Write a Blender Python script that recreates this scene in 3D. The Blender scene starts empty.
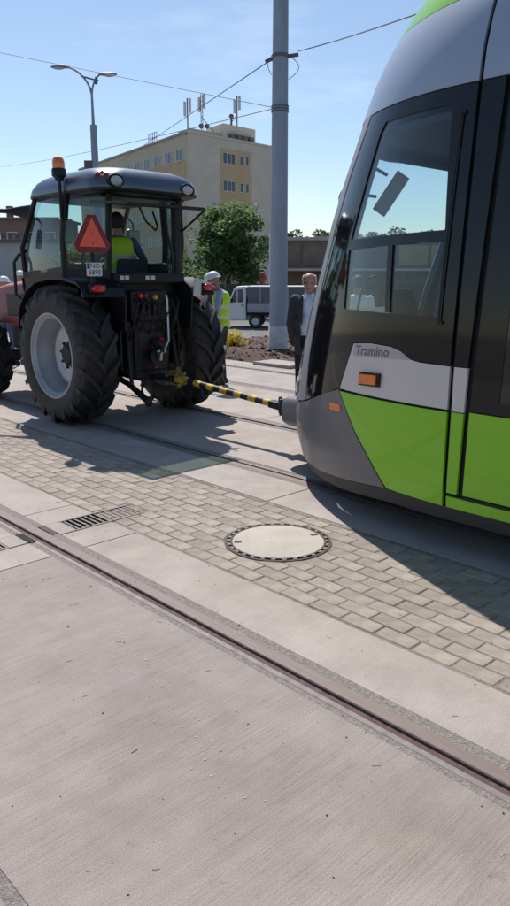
import bpy, bmesh, math, random
from math import sin, cos, pi, radians as R
from mathutils import Vector as Vec, Matrix, Quaternion, noise
from mathutils.geometry import delaunay_2d_cdt
random.seed(7)
S = bpy.context.scene
COL = S.collection

# ------------------------------------------------------------------ camera, sky, sun, exposure
# world axes: +Y runs along the tram tracks, +X across them; the camera stands at the origin
HD = 0.7582
ch, sh = cos(HD), sin(HD)
def V(X, Z, h=0.0):                       # right / ahead of the viewer -> world
    return Vec((X*ch+Z*sh, -X*sh+Z*ch, h))
cam = bpy.data.cameras.new('camera'); camo = bpy.data.objects.new('camera', cam); COL.objects.link(camo)
camo.location = (0, 0, 1.64); camo.rotation_euler = (pi/2-0.2408, 0, -HD)
cam.sensor_fit = 'VERTICAL'; cam.sensor_height = 24; cam.sensor_width = 24
cam.lens = 24*727/906; cam.clip_start = 0.05; cam.clip_end = 4000
S.camera = camo

SUN = Vec((0.37, 0.64, 1.0)).normalized()
el = math.asin(SUN.z); az = math.atan2(SUN.x, SUN.y)
W = bpy.data.worlds.new('World'); S.world = W; W.use_nodes = True
nt = W.node_tree; nt.nodes.clear()
sky = nt.nodes.new('ShaderNodeTexSky'); sky.sky_type = 'NISHITA'; sky.sun_disc = False
sky.sun_elevation = el; sky.sun_rotation = az; sky.altitude = 100; sky.air_density = 1.0; sky.dust_density = 0.4; sky.ozone_density = 2.0
bg = nt.nodes.new('ShaderNodeBackground'); bg.inputs[1].default_value = 0.117
out = nt.nodes.new('ShaderNodeOutputWorld')
# thin cirrus mixed over the sky
tc = nt.nodes.new('ShaderNodeTexCoord'); mp = nt.nodes.new('ShaderNodeMapping'); mp.inputs['Scale'].default_value = (2.2, 2.2, 9); mp.inputs['Rotation'].default_value = (0.25, 0.1, 0.4)
nz = nt.nodes.new('ShaderNodeTexNoise'); nz.inputs['Scale'].default_value = 1.7; nz.inputs['Detail'].default_value = 7; nz.inputs['Roughness'].default_value = 0.62
rp = nt.nodes.new('ShaderNodeValToRGB'); rp.color_ramp.elements[0].position = 0.56; rp.color_ramp.elements[1].position = 0.86
rp.color_ramp.elements[1].color = (0.42, 0.42, 0.42, 1)
mx = nt.nodes.new('ShaderNodeMixRGB'); mx.inputs[2].default_value = (8.2, 8.6, 9.2, 1)
L = nt.links.new
L(tc.outputs['Generated'], mp.inputs[0]); L(mp.outputs[0], nz.inputs['Vector']); L(nz.outputs[0], rp.inputs[0])
L(rp.outputs[0], mx.inputs[0]); L(sky.outputs[0], mx.inputs[1]); L(mx.outputs[0], bg.inputs[0]); L(bg.outputs[0], out.inputs[0])
sl = bpy.data.lights.new('sun', 'SUN'); sl.energy = 4.9; sl.angle = R(0.55); sl.color = (1.0, 0.955, 0.9)
so = bpy.data.objects.new('sun', sl); COL.objects.link(so); so.rotation_euler = SUN.to_track_quat('Z', 'Y').to_euler(); so.location = (0, 0, 30)
S.view_settings.view_transform = 'Standard'; S.view_settings.look = 'None'; S.view_settings.gamma = 1; S.view_settings.use_curve_mapping = False
S.view_settings.exposure = 0.1
S.render.engine = 'CYCLES'
S.cycles.max_bounces = 8; S.cycles.transparent_max_bounces = 24; S.cycles.caustics_reflective = False; S.cycles.caustics_refractive = False

# ------------------------------------------------------------------ materials
def mat(name, col, rough=0.6, metal=0.0, var=0.12, scale=6.0, bump=0.0, bscale=60.0, col2=None, coat=0.0, spec=0.5, isl=0.0, stretch=None, thr=(0.35, 0.7)):
    m = bpy.data.materials.new(name); m.use_nodes = True; n = m.node_tree; N = n.nodes; l = n.links.new
    b = N['Principled BSDF']; b.inputs['Roughness'].default_value = rough; b.inputs['Metallic'].default_value = metal
    b.inputs['Specular IOR Level'].default_value = spec
    if coat: b.inputs['Coat Weight'].default_value = coat; b.inputs['Coat Roughness'].default_value = 0.06
    t = N.new('ShaderNodeTexCoord'); vec = t.outputs['Object']
    if stretch:
        mpn = N.new('ShaderNodeMapping'); mpn.inputs['Scale'].default_value = stretch; l(vec, mpn.inputs[0]); vec = mpn.outputs[0]
    a = N.new('ShaderNodeTexNoise'); a.inputs['Scale'].default_value = scale; a.inputs['Detail'].default_value = 6; a.inputs['Roughness'].default_value = 0.6
    l(vec, a.inputs['Vector'])
    r = N.new('ShaderNodeValToRGB'); e = r.color_ramp.elements
    e[0].position, e[1].position = thr
    c2 = col2 or tuple(min(1, c*(1+var)) for c in col); c1 = col if col2 else tuple(c*(1-var) for c in col)
    e[0].color = (*c1, 1); e[1].color = (*c2, 1)
    l(a.outputs[0], r.inputs[0]); cs = r.outputs[0]
    if isl:
        g = N.new('ShaderNodeNewGeometry'); oi = N.new('ShaderNodeObjectInfo'); ad = N.new('ShaderNodeMath'); ad.operation = 'ADD'
        l(g.outputs['Random Per Island'], ad.inputs[0]); l(oi.outputs['Random'], ad.inputs[1])
        fr = N.new('ShaderNodeMath'); fr.operation = 'FRACT'; l(ad.outputs[0], fr.inputs[0])
        mr = N.new('ShaderNodeMapRange'); mr.inputs['To Min'].default_value = 1-isl; mr.inputs['To Max'].default_value = 1+isl; l(fr.outputs[0], mr.inputs[0])
        hs = N.new('ShaderNodeHueSaturation'); l(mr.outputs[0], hs.inputs['Value']); l(cs, hs.inputs['Color']); cs = hs.outputs[0]
    l(cs, b.inputs['Base Color'])
    if bump:
        bn = N.new('ShaderNodeTexNoise'); bn.inputs['Scale'].default_value = bscale; bn.inputs['Detail'].default_value = 4; l(vec, bn.inputs['Vector'])
        bp = N.new('ShaderNodeBump'); bp.inputs['Strength'].default_value = bump; bp.inputs['Distance'].default_value = 0.01; l(bn.outputs[0], bp.inputs['Height']); l(bp.outputs[0], b.inputs['Normal'])
    return m

def glass(name, tint=(0.75, 0.85, 0.85), refl=0.06, rough=0.0):
    m = bpy.data.materials.new(name); m.use_nodes = True; n = m.node_tree; N = n.nodes; l = n.links.new; N.clear()
    o = N.new('ShaderNodeOutputMaterial'); mix = N.new('ShaderNodeMixShader'); tr = N.new('ShaderNodeBsdfTransparent'); gl = N.new('ShaderNodeBsdfGlossy')
    tr.inputs[0].default_value = (*tint, 1); gl.inputs['Roughness'].default_value = rough
    lw = N.new('ShaderNodeLayerWeight'); lw.inputs[0].default_value = 0.35
    mr = N.new('ShaderNodeMapRange'); mr.inputs['To Min'].default_value = refl; mr.inputs['To Max'].default_value = 0.85
    nz_ = N.new('ShaderNodeTexNoise'); nz_.inputs['Scale'].default_value = 2.0
    pw = N.new('ShaderNodeMath'); pw.operation = 'POWER'; pw.inputs[1].default_value = 2.5
    l(lw.outputs['Facing'], pw.inputs[0]); l(pw.outputs[0], mr.inputs[0]); l(mr.outputs[0], mix.inputs[0])
    l(tr.outputs[0], mix.inputs[1]); l(gl.outputs[0], mix.inputs[2]); l(mix.outputs[0], o.inputs[0])
    return m

def leafmat(name, col, isl=.3):
    m = mat(name, col, .6, var=.25, scale=.8, isl=isl, spec=.3); n = m.node_tree; N = n.nodes; l = n.links.new; b = N['Principled BSDF']
    t = N.new('ShaderNodeBsdfTranslucent'); x = N.new('ShaderNodeMixShader'); x.inputs[0].default_value = .42; h = N.new('ShaderNodeHueSaturation'); h.inputs['Value'].default_value = 1.7; h.inputs['Hue'].default_value = .485
    l(b.inputs['Base Color'].links[0].from_socket, h.inputs['Color']); l(h.outputs[0], t.inputs[0]); l(b.outputs[0], x.inputs[1]); l(t.outputs[0], x.inputs[2]); l(x.outputs[0], N['Material Output'].inputs[0]); return m
def concrete(name, col, broom=0.5, stain=0.18):
    m = bpy.data.materials.new(name); m.use_nodes = True; n = m.node_tree; N = n.nodes; l = n.links.new
    b = N['Principled BSDF']; b.inputs['Roughness'].default_value = 0.82; b.inputs['Specular IOR Level'].default_value = 0.35
    t = N.new('ShaderNodeNewGeometry'); P = t.outputs['Position']
    def tex(scale, det, vec=P, rough=0.6):
        a = N.new('ShaderNodeTexNoise'); a.inputs['Scale'].default_value = scale; a.inputs['Detail'].default_value = det; a.inputs['Roughness'].default_value = rough; l(vec, a.inputs['Vector']); return a.outputs[0]
    def ramp(x, p0, p1, c0, c1):
        r = N.new('ShaderNodeValToRGB'); e = r.color_ramp.elements; e[0].position = p0; e[1].position = p1; e[0].color = (*c0, 1); e[1].color = (*c1, 1); l(x, r.inputs[0]); return r.outputs[0]
    def mul(a, c, f=1.0):
        x = N.new('ShaderNodeMixRGB'); x.blend_type = 'MULTIPLY'; x.inputs[0].default_value = f; l(a, x.inputs[1]); l(c, x.inputs[2]); return x.outputs[0]
    # broom lines run across the track, slightly skewed
    mp_ = N.new('ShaderNodeMapping'); mp_.inputs['Rotation'].default_value = (0, 0, R(-6)); mp_.inputs['Scale'].default_value = (3.2, 130, 1); l(P, mp_.inputs[0])
    br = tex(1.0, 4, mp_.outputs[0], 0.65)
    mp2 = N.new('ShaderNodeMapping'); mp2.inputs['Rotation'].default_value = (0, 0, R(-7)); mp2.inputs['Scale'].default_value = (0.7, 14, 1); l(P, mp2.inputs[0])
    br2 = tex(1.0, 3, mp2.outputs[0])
    base = ramp(tex(1.6, 8, rough=0.68), 0.3, 0.72, tuple(c*(1-stain) for c in col), tuple(c*(1+stain*0.6) for c in col))
    wear = ramp(tex(0.9, 5, rough=0.55), 0.34, 0.5, (0.90, 0.885, 0.87), (1, 1, 1)); base = mul(base, wear, 0.9)
    spot = ramp(tex(7.5, 3, rough=0.5), 0.26, 0.31, (0.80, 0.78, 0.76), (1, 1, 1)); base = mul(base, spot, 0.8)
    warm = ramp(tex(0.7, 4), 0.4, 0.75, (1, 1, 1), (1.0, 0.955, 0.90))
    c = mul(base, warm)
    bm_ = ramp(tex(2.3, 5, rough=0.7), 0.36, 0.62, (0.25, 0.25, 0.25), (1, 1, 1))
    xb = N.new('ShaderNodeMixRGB'); xb.blend_type = 'MULTIPLY'; xm = N.new('ShaderNodeMath'); xm.operation = 'MULTIPLY'; xm.inputs[1].default_value = min(1, broom*1.3); l(bm_, xm.inputs[0]); l(xm.outputs[0], xb.inputs[0]); l(c, xb.inputs[1]); l(ramp(br, 0.36, 0.56, (0.75, 0.74, 0.735), (1.02, 1.02, 1.02)), xb.inputs[2]); c = xb.outputs[0]
    c = mul(c, ramp(br2, 0.33, 0.6, (0.90, 0.895, 0.89), (1, 1, 1)), broom)
    c = mul(c, ramp(tex(210, 4), 0.36, 0.56, (0.74, 0.73, 0.72), (1.06, 1.06, 1.06)), 0.85)
    c = mul(c, ramp(tex(38, 3), 0.27, 0.33, (0.55, 0.52, 0.5), (1, 1, 1)), 0.7)      # pock marks
    c = mul(c, ramp(tex(3.2, 7, rough=0.7), 0.38, 0.6, (0.93, 0.925, 0.92), (1.02, 1.02, 1.02)), 0.8)
    # pale scuffs
    sc = ramp(tex(5.5, 6, rough=0.75), 0.66, 0.74, (0, 0, 0), (0.35, 0.35, 0.35))
    x = N.new('ShaderNodeMixRGB'); l(sc, x.inputs[0]); l(c, x.inputs[1]); x.inputs[2].default_value = (col[0]*1.35, col[1]*1.32, col[2]*1.28, 1); c = x.outputs[0]
    l(c, b.inputs['Base Color'])
    ad = N.new('ShaderNodeMath'); ad.operation = 'MULTIPLY_ADD'; ad.inputs[1].default_value = broom*1.2; l(br, ad.inputs[0]); l(tex(120, 4), ad.inputs[2])
    bp = N.new('ShaderNodeBump'); bp.inputs['Strength'].default_value = 0.35; bp.inputs['Distance'].default_value = 0.006; l(ad.outputs[0], bp.inputs['Height']); l(bp.outputs[0], b.inputs['Normal'])
    return m

M = {}
M['concrete'] = concrete('broomed_concrete', (0.335, 0.292, 0.270), 0.62, .15)
M['concrete2'] = concrete('smooth_concrete', (0.41, 0.360, 0.328), 0.25, .15)
M['concrete3'] = concrete('pale_concrete', (0.39, 0.345, 0.315), 0.15)
M['coverfill'] = concrete('manhole_concrete', (0.50, 0.455, 0.40), 0.1, .12)
M['brick'] = mat('paving_brick', (0.335, 0.284, 0.237), 0.85, var=0.2, scale=9, bump=0.5, bscale=160, isl=0.13, spec=0.3)
M['joint'] = mat('joint_sand', (0.24, 0.20, 0.165), 0.95, var=0.35, scale=14, bump=0.6, bscale=120)
M['ground'] = mat('ground', (0.20, 0.175, 0.155), 0.95, var=0.25, scale=0.4, bump=0.4, bscale=20)
M['asphalt'] = mat('asphalt', (0.14, 0.135, 0.135), 0.9, var=0.2, scale=1.5, bump=0.4, bscale=80)
M['earth'] = mat('earth', (0.055, 0.029, 0.021), 0.95, scale=9, bump=1.0, bscale=40, col2=(0.12, 0.07, 0.053))
M['filler'] = mat('rail_filler', (0.19, 0.165, 0.15), 0.95, scale=60, bump=1.0, bscale=140, col2=(0.31, 0.272, 0.25), thr=(0.38, 0.62))
M['rail'] = mat('rail_steel', (0.178, 0.132, 0.118), 0.62, 0.1, var=0.15, scale=4, bump=0.15, bscale=40, stretch=(30, 1, 30))
M['groove'] = mat('rail_groove', (0.105, 0.062, 0.054), 0.85, 0.0, var=0.3, scale=30)
M['lip'] = mat('rail_lip', (0.22, 0.19, 0.18), 0.7, 0.1, var=0.2, scale=20)
M['iron'] = mat('cast_iron', (0.06, 0.05, 0.046), 0.7, 0.4, var=0.35, scale=25, bump=0.5)
M['gratesteel'] = mat('grate_steel', (0.16, 0.145, 0.135), 0.65, 0.4, var=0.3, scale=25)
M['dark'] = mat('dark_void', (0.012, 0.012, 0.013), 0.9)
M['plate_green'] = mat('green_plate', (0.135, 0.165, 0.12), 0.7, 0.15, var=0.25, scale=8, bump=0.2)
M['straw'] = mat('straw', (0.55, 0.48, 0.36), 0.9)
M['pebble'] = mat('pebble', (0.11, 0.095, 0.085), 0.9, var=0.5, scale=90)
# tractor
M['black'] = mat('black_plastic', (0.009, 0.011, 0.014), 0.45, var=0.3, scale=10, bump=0.05, spec=.35)
M['rubber'] = mat('tyre_rubber', (0.017, 0.017, 0.018), 0.7, scale=9, col2=(0.042, 0.038, 0.034), bump=0.25, bscale=50)
M['rimgrey'] = mat('rim_silver', (0.33, 0.345, 0.375), 0.45, 0.2, var=0.08, scale=5)
M['rimdisc'] = mat('rim_disc_pale', (0.60, 0.59, 0.60), 0.5, 0.05, var=0.1, scale=8)
M['roofgrey'] = mat('cab_roof_grey', (0.085, 0.11, 0.15), 0.35, 0.35, var=0.08, scale=3, coat=0.4)
M['red'] = mat('red_paint', (0.22, 0.016, 0.018), 0.5, var=0.12, scale=4, coat=0.1)
M['redlens'] = mat('red_lens', (0.62, 0.02, 0.02), 0.2, coat=0.6)
M['triangle'] = mat('orange_red_reflector', (1.0, 0.15, 0.085), 0.5, var=0.04)
M['darkred'] = mat('dark_red_reflector', (0.22, 0.012, 0.022), 0.35, var=0.3, scale=12)
M['amber'] = mat('amber_lens', (0.90, 0.19, 0.015), 0.15, coat=0.6, var=0.25, scale=18)
M['lamp'] = mat('lamp_lens', (0.5, 0.5, 0.49), 0.2, coat=0.5, var=0.15, scale=30)
M['chrome'] = mat('bright_steel', (0.6, 0.6, 0.6), 0.3, 0.7)
M['grease'] = mat('greasy_steel', (0.022, 0.021, 0.022), 0.5, 0.3, var=0.4, scale=15)
M['seat'] = mat('seat_fabric', (0.03, 0.032, 0.04), 0.9)
M['white'] = mat('white_paint', (0.72, 0.72, 0.71), 0.45, var=0.05, scale=3)
M['euroblue'] = mat('plate_blue', (0.01, 0.06, 0.35), 0.4)
M['ink'] = mat('black_ink', (0.012, 0.012, 0.012), 0.5)
M['yellow'] = mat('yellow_paint', (0.30, 0.18, 0.02), 0.6, scale=14, col2=(0.62, 0.40, 0.03), thr=(.36, .52))
M['oldyellow'] = mat('worn_yellow', (0.05, 0.045, 0.04), 0.6, scale=18, col2=(0.36, 0.23, 0.03), thr=(.42, .6))
M['cabglass'] = glass('cab_glass', (0.50, 0.68, 0.70), 0.06)
M['backglass'] = glass('rear_glass', (0.78, 0.88, 0.88), 0.05)
M['mirror'] = mat('mirror_back', (0.025, 0.05, 0.045), 0.3)
# tram
M['tgreen'] = mat('tram_green', (0.235, 0.56, 0.008), 0.28, var=0.03, scale=2, coat=0.5)
M['tsilver'] = mat('tram_silver', (0.32, 0.385, 0.48), 0.45, 0.2, var=0.03, scale=2, coat=0.3)
M['twhite'] = mat('tram_pale_grey', (0.62, 0.57, 0.57), 0.38, 0.05, var=0.03, scale=2, coat=0.3)
M['tlabel'] = mat('tram_label_grey', (0.45, 0.41, 0.42), 0.4, 0.1, var=0.03)
M['tgrey'] = mat('tram_dark_grey', (0.15, 0.142, 0.148), 0.42, var=0.05, scale=3, coat=0.2)
M['tblack'] = mat('tram_black_gloss', (0.010, 0.010, 0.012), 0.07, coat=0.0, spec=0.42, var=0.1)
M['tseam'] = mat('tram_seam', (0.008, 0.008, 0.009), 0.6)
M['tskirt'] = mat('tram_skirt', (0.03, 0.03, 0.033), 0.55)
M['tglass'] = glass('tram_glass', (0.88, 0.93, 0.94), 0.028)
M['tdoorglass'] = mat('tram_door_glass', (0.006, 0.008, 0.01), 0.05, coat=0.5)
M['tinside'] = mat('tram_inside', (0.022, 0.024, 0.03), 0.7)
M['tceil'] = mat('tram_ceiling', (0.05, 0.055, 0.075), 0.6)
M['blueseat'] = mat('blue_seat', (0.045, 0.11, 0.30), 0.85)
M['inktext'] = mat('grey_lettering', (0.17, 0.145, 0.15), 0.5)
# people
M['skin'] = mat('skin', (0.47, 0.26, 0.19), 0.55, var=0.1, scale=14)
M['skin2'] = mat('tanned_skin', (0.36, 0.19, 0.135), 0.55, var=0.1, scale=14)
M['lips'] = mat('lips', (0.33, 0.12, 0.1), 0.5)
M['suit'] = mat('suit_cloth', (0.045, 0.047, 0.055), 0.85, var=0.15, scale=20)
M['trouser'] = mat('dark_trousers', (0.018, 0.02, 0.03), 0.85)
M['shirt'] = mat('light_shirt', (0.62, 0.70, 0.85), 0.8, var=0.05)
M['shirtw'] = mat('white_shirt', (0.72, 0.74, 0.74), 0.8, var=0.04)
M['shirtb'] = mat('blue_check_shirt', (0.18, 0.27, 0.45), 0.85, scale=60, col2=(0.4, 0.47, 0.6))
M['denim'] = mat('blue_work_cloth', (0.05, 0.085, 0.17), 0.85)
M['hivis'] = mat('hi_vis_yellow', (0.45, 0.72, 0.02), 0.6, var=0.05)
M['reflect'] = mat('reflective_band', (0.6, 0.6, 0.58), 0.35)
M['helmet'] = mat('white_helmet', (0.80, 0.80, 0.80), 0.3, var=0.02, coat=0.3)
M['hairg'] = mat('grey_hair', (0.52, 0.49, 0.46), 0.8)
M['haird'] = mat('dark_hair', (0.022, 0.016, 0.013), 0.7)
M['shoe'] = mat('shoe', (0.015, 0.014, 0.014), 0.4)
M['eye'] = mat('eye', (0.05, 0.035, 0.03), 0.2)
# background
M['pole'] = mat('galvanised_pole', (0.27, 0.325, 0.41), 0.6, 0.2, var=0.1, scale=3, stretch=(3, 3, 0.6))
M['polebase'] = mat('white_pole_base', (0.55, 0.55, 0.56), 0.8, var=0.15, scale=6)
M['wire'] = mat('wire', (0.11, 0.115, 0.13), 0.6)
M['cream'] = mat('cream_render', (0.56, 0.49, 0.37), 0.9, var=0.07, scale=0.6)
M['creamside'] = mat('cream_render_end', (0.60, 0.55, 0.46), 0.9, var=0.07, scale=0.6)
M['ochre'] = mat('ochre_render', (0.55, 0.41, 0.24), 0.9, var=0.07, scale=0.6)
M['roofbox'] = mat('roof_plant_grey', (0.38, 0.37, 0.34), 0.8, var=0.15, scale=2)
M['pane'] = mat('window_pane', (0.05, 0.06, 0.075), 0.1, coat=0.3)
M['frame'] = mat('window_frame', (0.62, 0.62, 0.62), 0.6)
M['leaf'] = leafmat('leaf', (0.098, 0.162, 0.060), .42)
M['leaf2'] = leafmat('far_leaf', (0.085, 0.12, 0.065), .3)
M['yleaf'] = leafmat('yellow_leaf', (0.50, 0.42, 0.05), .35)
M['bark'] = mat('bark', (0.09, 0.065, 0.05), 0.9, var=0.3, scale=8, bump=0.6)
M['shed'] = mat('shed_brown', (0.22, 0.17, 0.13), 0.85, var=0.15, scale=1.5)
M['shedroof'] = mat('shed_roof', (0.42, 0.38, 0.34), 0.8, var=0.15, scale=1)
M['shedcream'] = mat('shed_ochre', (0.42, 0.30, 0.15), 0.85, var=0.1, scale=1)
M['housewall'] = mat('house_brick', (0.20, 0.125, 0.105), 0.9, var=0.15, scale=3)
M['lowwall'] = mat('low_wall', (0.42, 0.42, 0.43), 0.9, var=0.06, scale=0.7)
M['slat'] = mat('slat', (0.12, 0.115, 0.115), 0.8)
M['fence'] = mat('dark_fence', (0.06, 0.055, 0.05), 0.85, var=0.2, scale=3)
M['tarp'] = mat('grey_tarp', (0.135, 0.135, 0.15), 0.8, var=0.15, scale=2)
M['board'] = mat('truck_board', (0.34, 0.34, 0.38), 0.6, var=0.08)
M['truckglass'] = mat('truck_glass', (0.05, 0.075, 0.10), 0.08, coat=0.4)
M['orange'] = mat('orange_plastic', (0.36, 0.06, 0.025), 0.6)

# ------------------------------------------------------------------ object helpers
def thing(name, label, cat, loc=(0, 0, 0), rz=0.0, group=None):
    o = bpy.data.objects.new(name, None); COL.objects.link(o); o.empty_display_size = 0.2
    o.location = loc; o.rotation_euler = (0, 0, rz); o['label'] = label; o['category'] = cat
    if group: o['group'] = group
    return o
def tag(o, label=None, cat=None, group=None, kind=None):
    if label: o['label'] = label
    if cat: o['category'] = cat
    if group: o['group'] = group
    if kind: o['kind'] = kind
    return o
def children(o): return list(o.children)
def copy_tree(o, parent=None):
    c = o.copy(); COL.objects.link(c); c.parent = parent
    if parent is not None: c.matrix_parent_inverse = o.matrix_parent_inverse
    for k in children(o): copy_tree(k, c)
    return c

class MB:
    def __init__(s): s.v = []; s.f = []; s.m = []
    def add(s, vs, fs, m=0):
        o = len(s.v); s.v += [tuple(x) for x in vs]; s.f += [tuple(i+o for i in f) for f in fs]
        s.m += [m]*len(fs) if isinstance(m, int) else list(m); return s
    def box(s, c, d, m=0, rot=None):
        x, y, z = d[0]/2, d[1]/2, d[2]/2
        vs = [Vec((i*x, j*y, k*z)) for i in (-1, 1) for j in (-1, 1) for k in (-1, 1)]
        if rot is not None: vs = [rot @ v for v in vs]
        return s.add([v+Vec(c) for v in vs], [(0, 1, 3, 2), (4, 6, 7, 5), (0, 4, 5, 1), (2, 3, 7, 6), (0, 2, 6, 4), (1, 5, 7, 3)], m)
    def bar(s, p0, p1, w, h, m=0):
        p0, p1 = Vec(p0), Vec(p1); d = (p1-p0); q = d.to_track_quat('Y', 'Z').to_matrix()
        return s.box((p0+p1)/2, (w, d.length, h), m, q)
    def tube(s, pts, r, n=8, m=0, caps=True):
        pts = [Vec(p) for p in pts]; k = len(pts); rs = r if isinstance(r, (list, tuple)) else [r]*k
        vs = []; up = None
        for i, p in enumerate(pts):
            t = (pts[min(i+1, k-1)]-pts[max(i-1, 0)]).normalized()
            if up is None: up = Vec((0, 0, 1)) if abs(t.z) < 0.9 else Vec((1, 0, 0))
            a = t.cross(up).normalized(); b = a.cross(t).normalized(); up = b
            vs += [p+a*(rs[i]*cos(2*pi*j/n))+b*(rs[i]*sin(2*pi*j/n)) for j in range(n)]
        fs = [(i*n+j, i*n+(j+1) % n, (i+1)*n+(j+1) % n, (i+1)*n+j) for i in range(k-1) for j in range(n)]
        if caps: fs += [tuple(range(n))[::-1], tuple((k-1)*n+j for j in range(n))]
        return s.add(vs, fs, m)
    def lathe(s, prof, n=24, mtx=None, m=0):
        mtx = mtx or Matrix(); k = len(prof)
        vs = [mtx @ Vec((r*cos(2*pi*j/n), r*sin(2*pi*j/n), z)) for r, z in prof for j in range(n)]
        fs = [(i*n+j, i*n+(j+1) % n, (i+1)*n+(j+1) % n, (i+1)*n+j) for i in range(k-1) for j in range(n)]
        mm = [m[i] if isinstance(m, (list, tuple)) else m for i in range(k-1) for j in range(n)]
        return s.add(vs, fs, mm)
    def prism(s, poly, z0, z1, mtx=None, m=0):
        mtx = mtx or Matrix(); n = len(poly)
        vs = [mtx @ Vec((x, y, z0)) for x, y in poly]+[mtx @ Vec((x, y, z1)) for x, y in poly]
        return s.add(vs, [tuple(range(n))[::-1], tuple(range(n, 2*n))]+[(i, (i+1) % n, n+(i+1) % n, n+i) for i in range(n)], m)
    def ball(s, c, r, nu=12, nv=8, m=0, rot=None):
        r = r if isinstance(r, (tuple, list)) else (r, r, r); c = Vec(c)
        vs = []
        for i in range(nv+1):
            t = pi*i/nv
            for j in range(nu):
                p = Vec((r[0]*sin(t)*cos(2*pi*j/nu), r[1]*sin(t)*sin(2*pi*j/nu), r[2]*cos(t)))
                vs.append(c+(rot @ p if rot is not None else p))
        return s.add(vs, [(i*nu+j, (i+1)*nu+j, (i+1)*nu+(j+1) % nu, i*nu+(j+1) % nu) for i in range(nv) for j in range(nu)], m)
    def loft(s, rings, m=0, caps=True, close=True):
        n = len(rings[0]); k = len(rings); vs = [p for r in rings for p in r]
        jn = n if close else n-1
        fs = [(i*n+j, i*n+(j+1) % n, (i+1)*n+(j+1) % n, (i+1)*n+j) for i in range(k-1) for j in range(jn)]
        if caps: fs += [tuple(range(n))[::-1], tuple((k-1)*n+j for j in range(n))]
        return s.add(vs, fs, m)
    def build(s, name, mats, parent=None, org=None, bevel=0.0, smooth=None, sol=0.0, fix=True, segs=2):
        me = bpy.data.meshes.new(name); vs = s.v
        if org is not None: ox, oy, oz = org; vs = [(x-ox, y-oy, z-oz) for x, y, z in vs]
        me.from_pydata(vs, [], s.f)
        for m in (mats if isinstance(mats, (list, tuple)) else [mats]): me.materials.append(m)
        me.polygons.foreach_set('material_index', s.m)
        if fix:
            bm = bmesh.new(); bm.from_mesh(me); bmesh.ops.remove_doubles(bm, verts=bm.verts, dist=1e-5); bmesh.ops.recalc_face_normals(bm, faces=bm.faces); bm.to_mesh(me); bm.free()
        if smooth is not None:
            me.polygons.foreach_set('use_smooth', [True]*len(me.polygons)); me.set_sharp_from_angle(angle=R(smooth))
        me.update()
        o = bpy.data.objects.new(name, me); COL.objects.link(o)
        if parent is not None: o.parent = parent
        if sol:
            md = o.modifiers.new('thickness', 'SOLIDIFY'); md.thickness = sol; md.offset = -1
        if bevel:
            md = o.modifiers.new('bevel', 'BEVEL'); md.width = bevel; md.segments = segs; md.limit_method = 'ANGLE'; md.angle_limit = R(35); md.harden_normals = False
        return o
def rrect(w, l, r, n=5, cx=0, cy=0):      # rounded rectangle, half sizes w,l
    pts = []
    for (sx, sy, a0) in ((1, 1, 0), (-1, 1, pi/2), (-1, -1, pi), (1, -1, 1.5*pi)):
        for i in range(n+1):
            a = a0+pi/2*i/n; pts.append((cx+sx*(w-r)+r*cos(a), cy+sy*(l-r)+r*sin(a)))
    return pts
def text_mesh(body, size, mtx, name, m, parent, extrude=0.001, org=None):
    cu = bpy.data.curves.new(name, 'FONT'); cu.body = body; cu.size = size; cu.extrude = extrude; cu.align_x = 'CENTER'; cu.align_y = 'CENTER'; cu.resolution_u = 4
    t = bpy.data.objects.new('t', cu); COL.objects.link(t); dg = bpy.context.evaluated_depsgraph_get()
    me = bpy.data.meshes.new_from_object(t.evaluated_get(dg)); bpy.data.objects.remove(t); me.name = name
    me.transform(mtx)
    if org is not None: me.transform(Matrix.Translation(-Vec(org)))
    me.materials.clear(); me.materials.append(m)
    o = bpy.data.objects.new(name, me); COL.objects.link(o); o.parent = parent; return o
def arc(c, r, a0, a1, n, f=lambda x, y: (x, y)): return [f(c[0]+r*cos(a0+(a1-a0)*i/n), c[1]+r*sin(a0+(a1-a0)*i/n)) for i in range(n+1)]

# ------------------------------------------------------------------ ground, tram tracks, paving
def gz(x, y):                              # lie of the land beyond the tracks
    Z = x*sh+y*ch
    return -0.72*min(1, max(0, (Z-17)/13.0))
gm = MB(); xs = [-2500, -600, -150, -60, -30, -10, 0, 9, 10, 12, 14, 16, 18, 20, 23, 26, 30, 36, 45, 70, 120, 300, 900, 2500]
ys = [-2500, -600, -150, -60, -30, -12, -4, 0, 4, 8, 10, 12, 14, 16, 18, 20, 23, 26, 30, 36, 45, 70, 120, 300, 900, 2500]
gm.add([(x, y, gz(x, y)-0.16) for x in xs for y in ys], [(i*len(ys)+j, (i+1)*len(ys)+j, (i+1)*len(ys)+j+1, i*len(ys)+j+1) for i in range(len(xs)-1) for j in range(len(ys)-1)])
g = gm.build('ground', M['ground'], smooth=30); g['kind'] = 'structure'
# the road beyond the planting bed
rm = MB(); pts = []
for i in range(25):
    X = -40+i*3.5
    for Z in (22.5, 26, 30, 34, 38, 41): p = V(X, Z); pts.append((p.x, p.y, gz(p.x, p.y)-0.155+0.012))
rm.add(pts, [(i*6+j, (i+1)*6+j, (i+1)*6+j+1, i*6+j+1) for i in range(24) for j in range(5)])
tag(rm.build('road', M['asphalt'], smooth=30), kind='structure')

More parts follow.
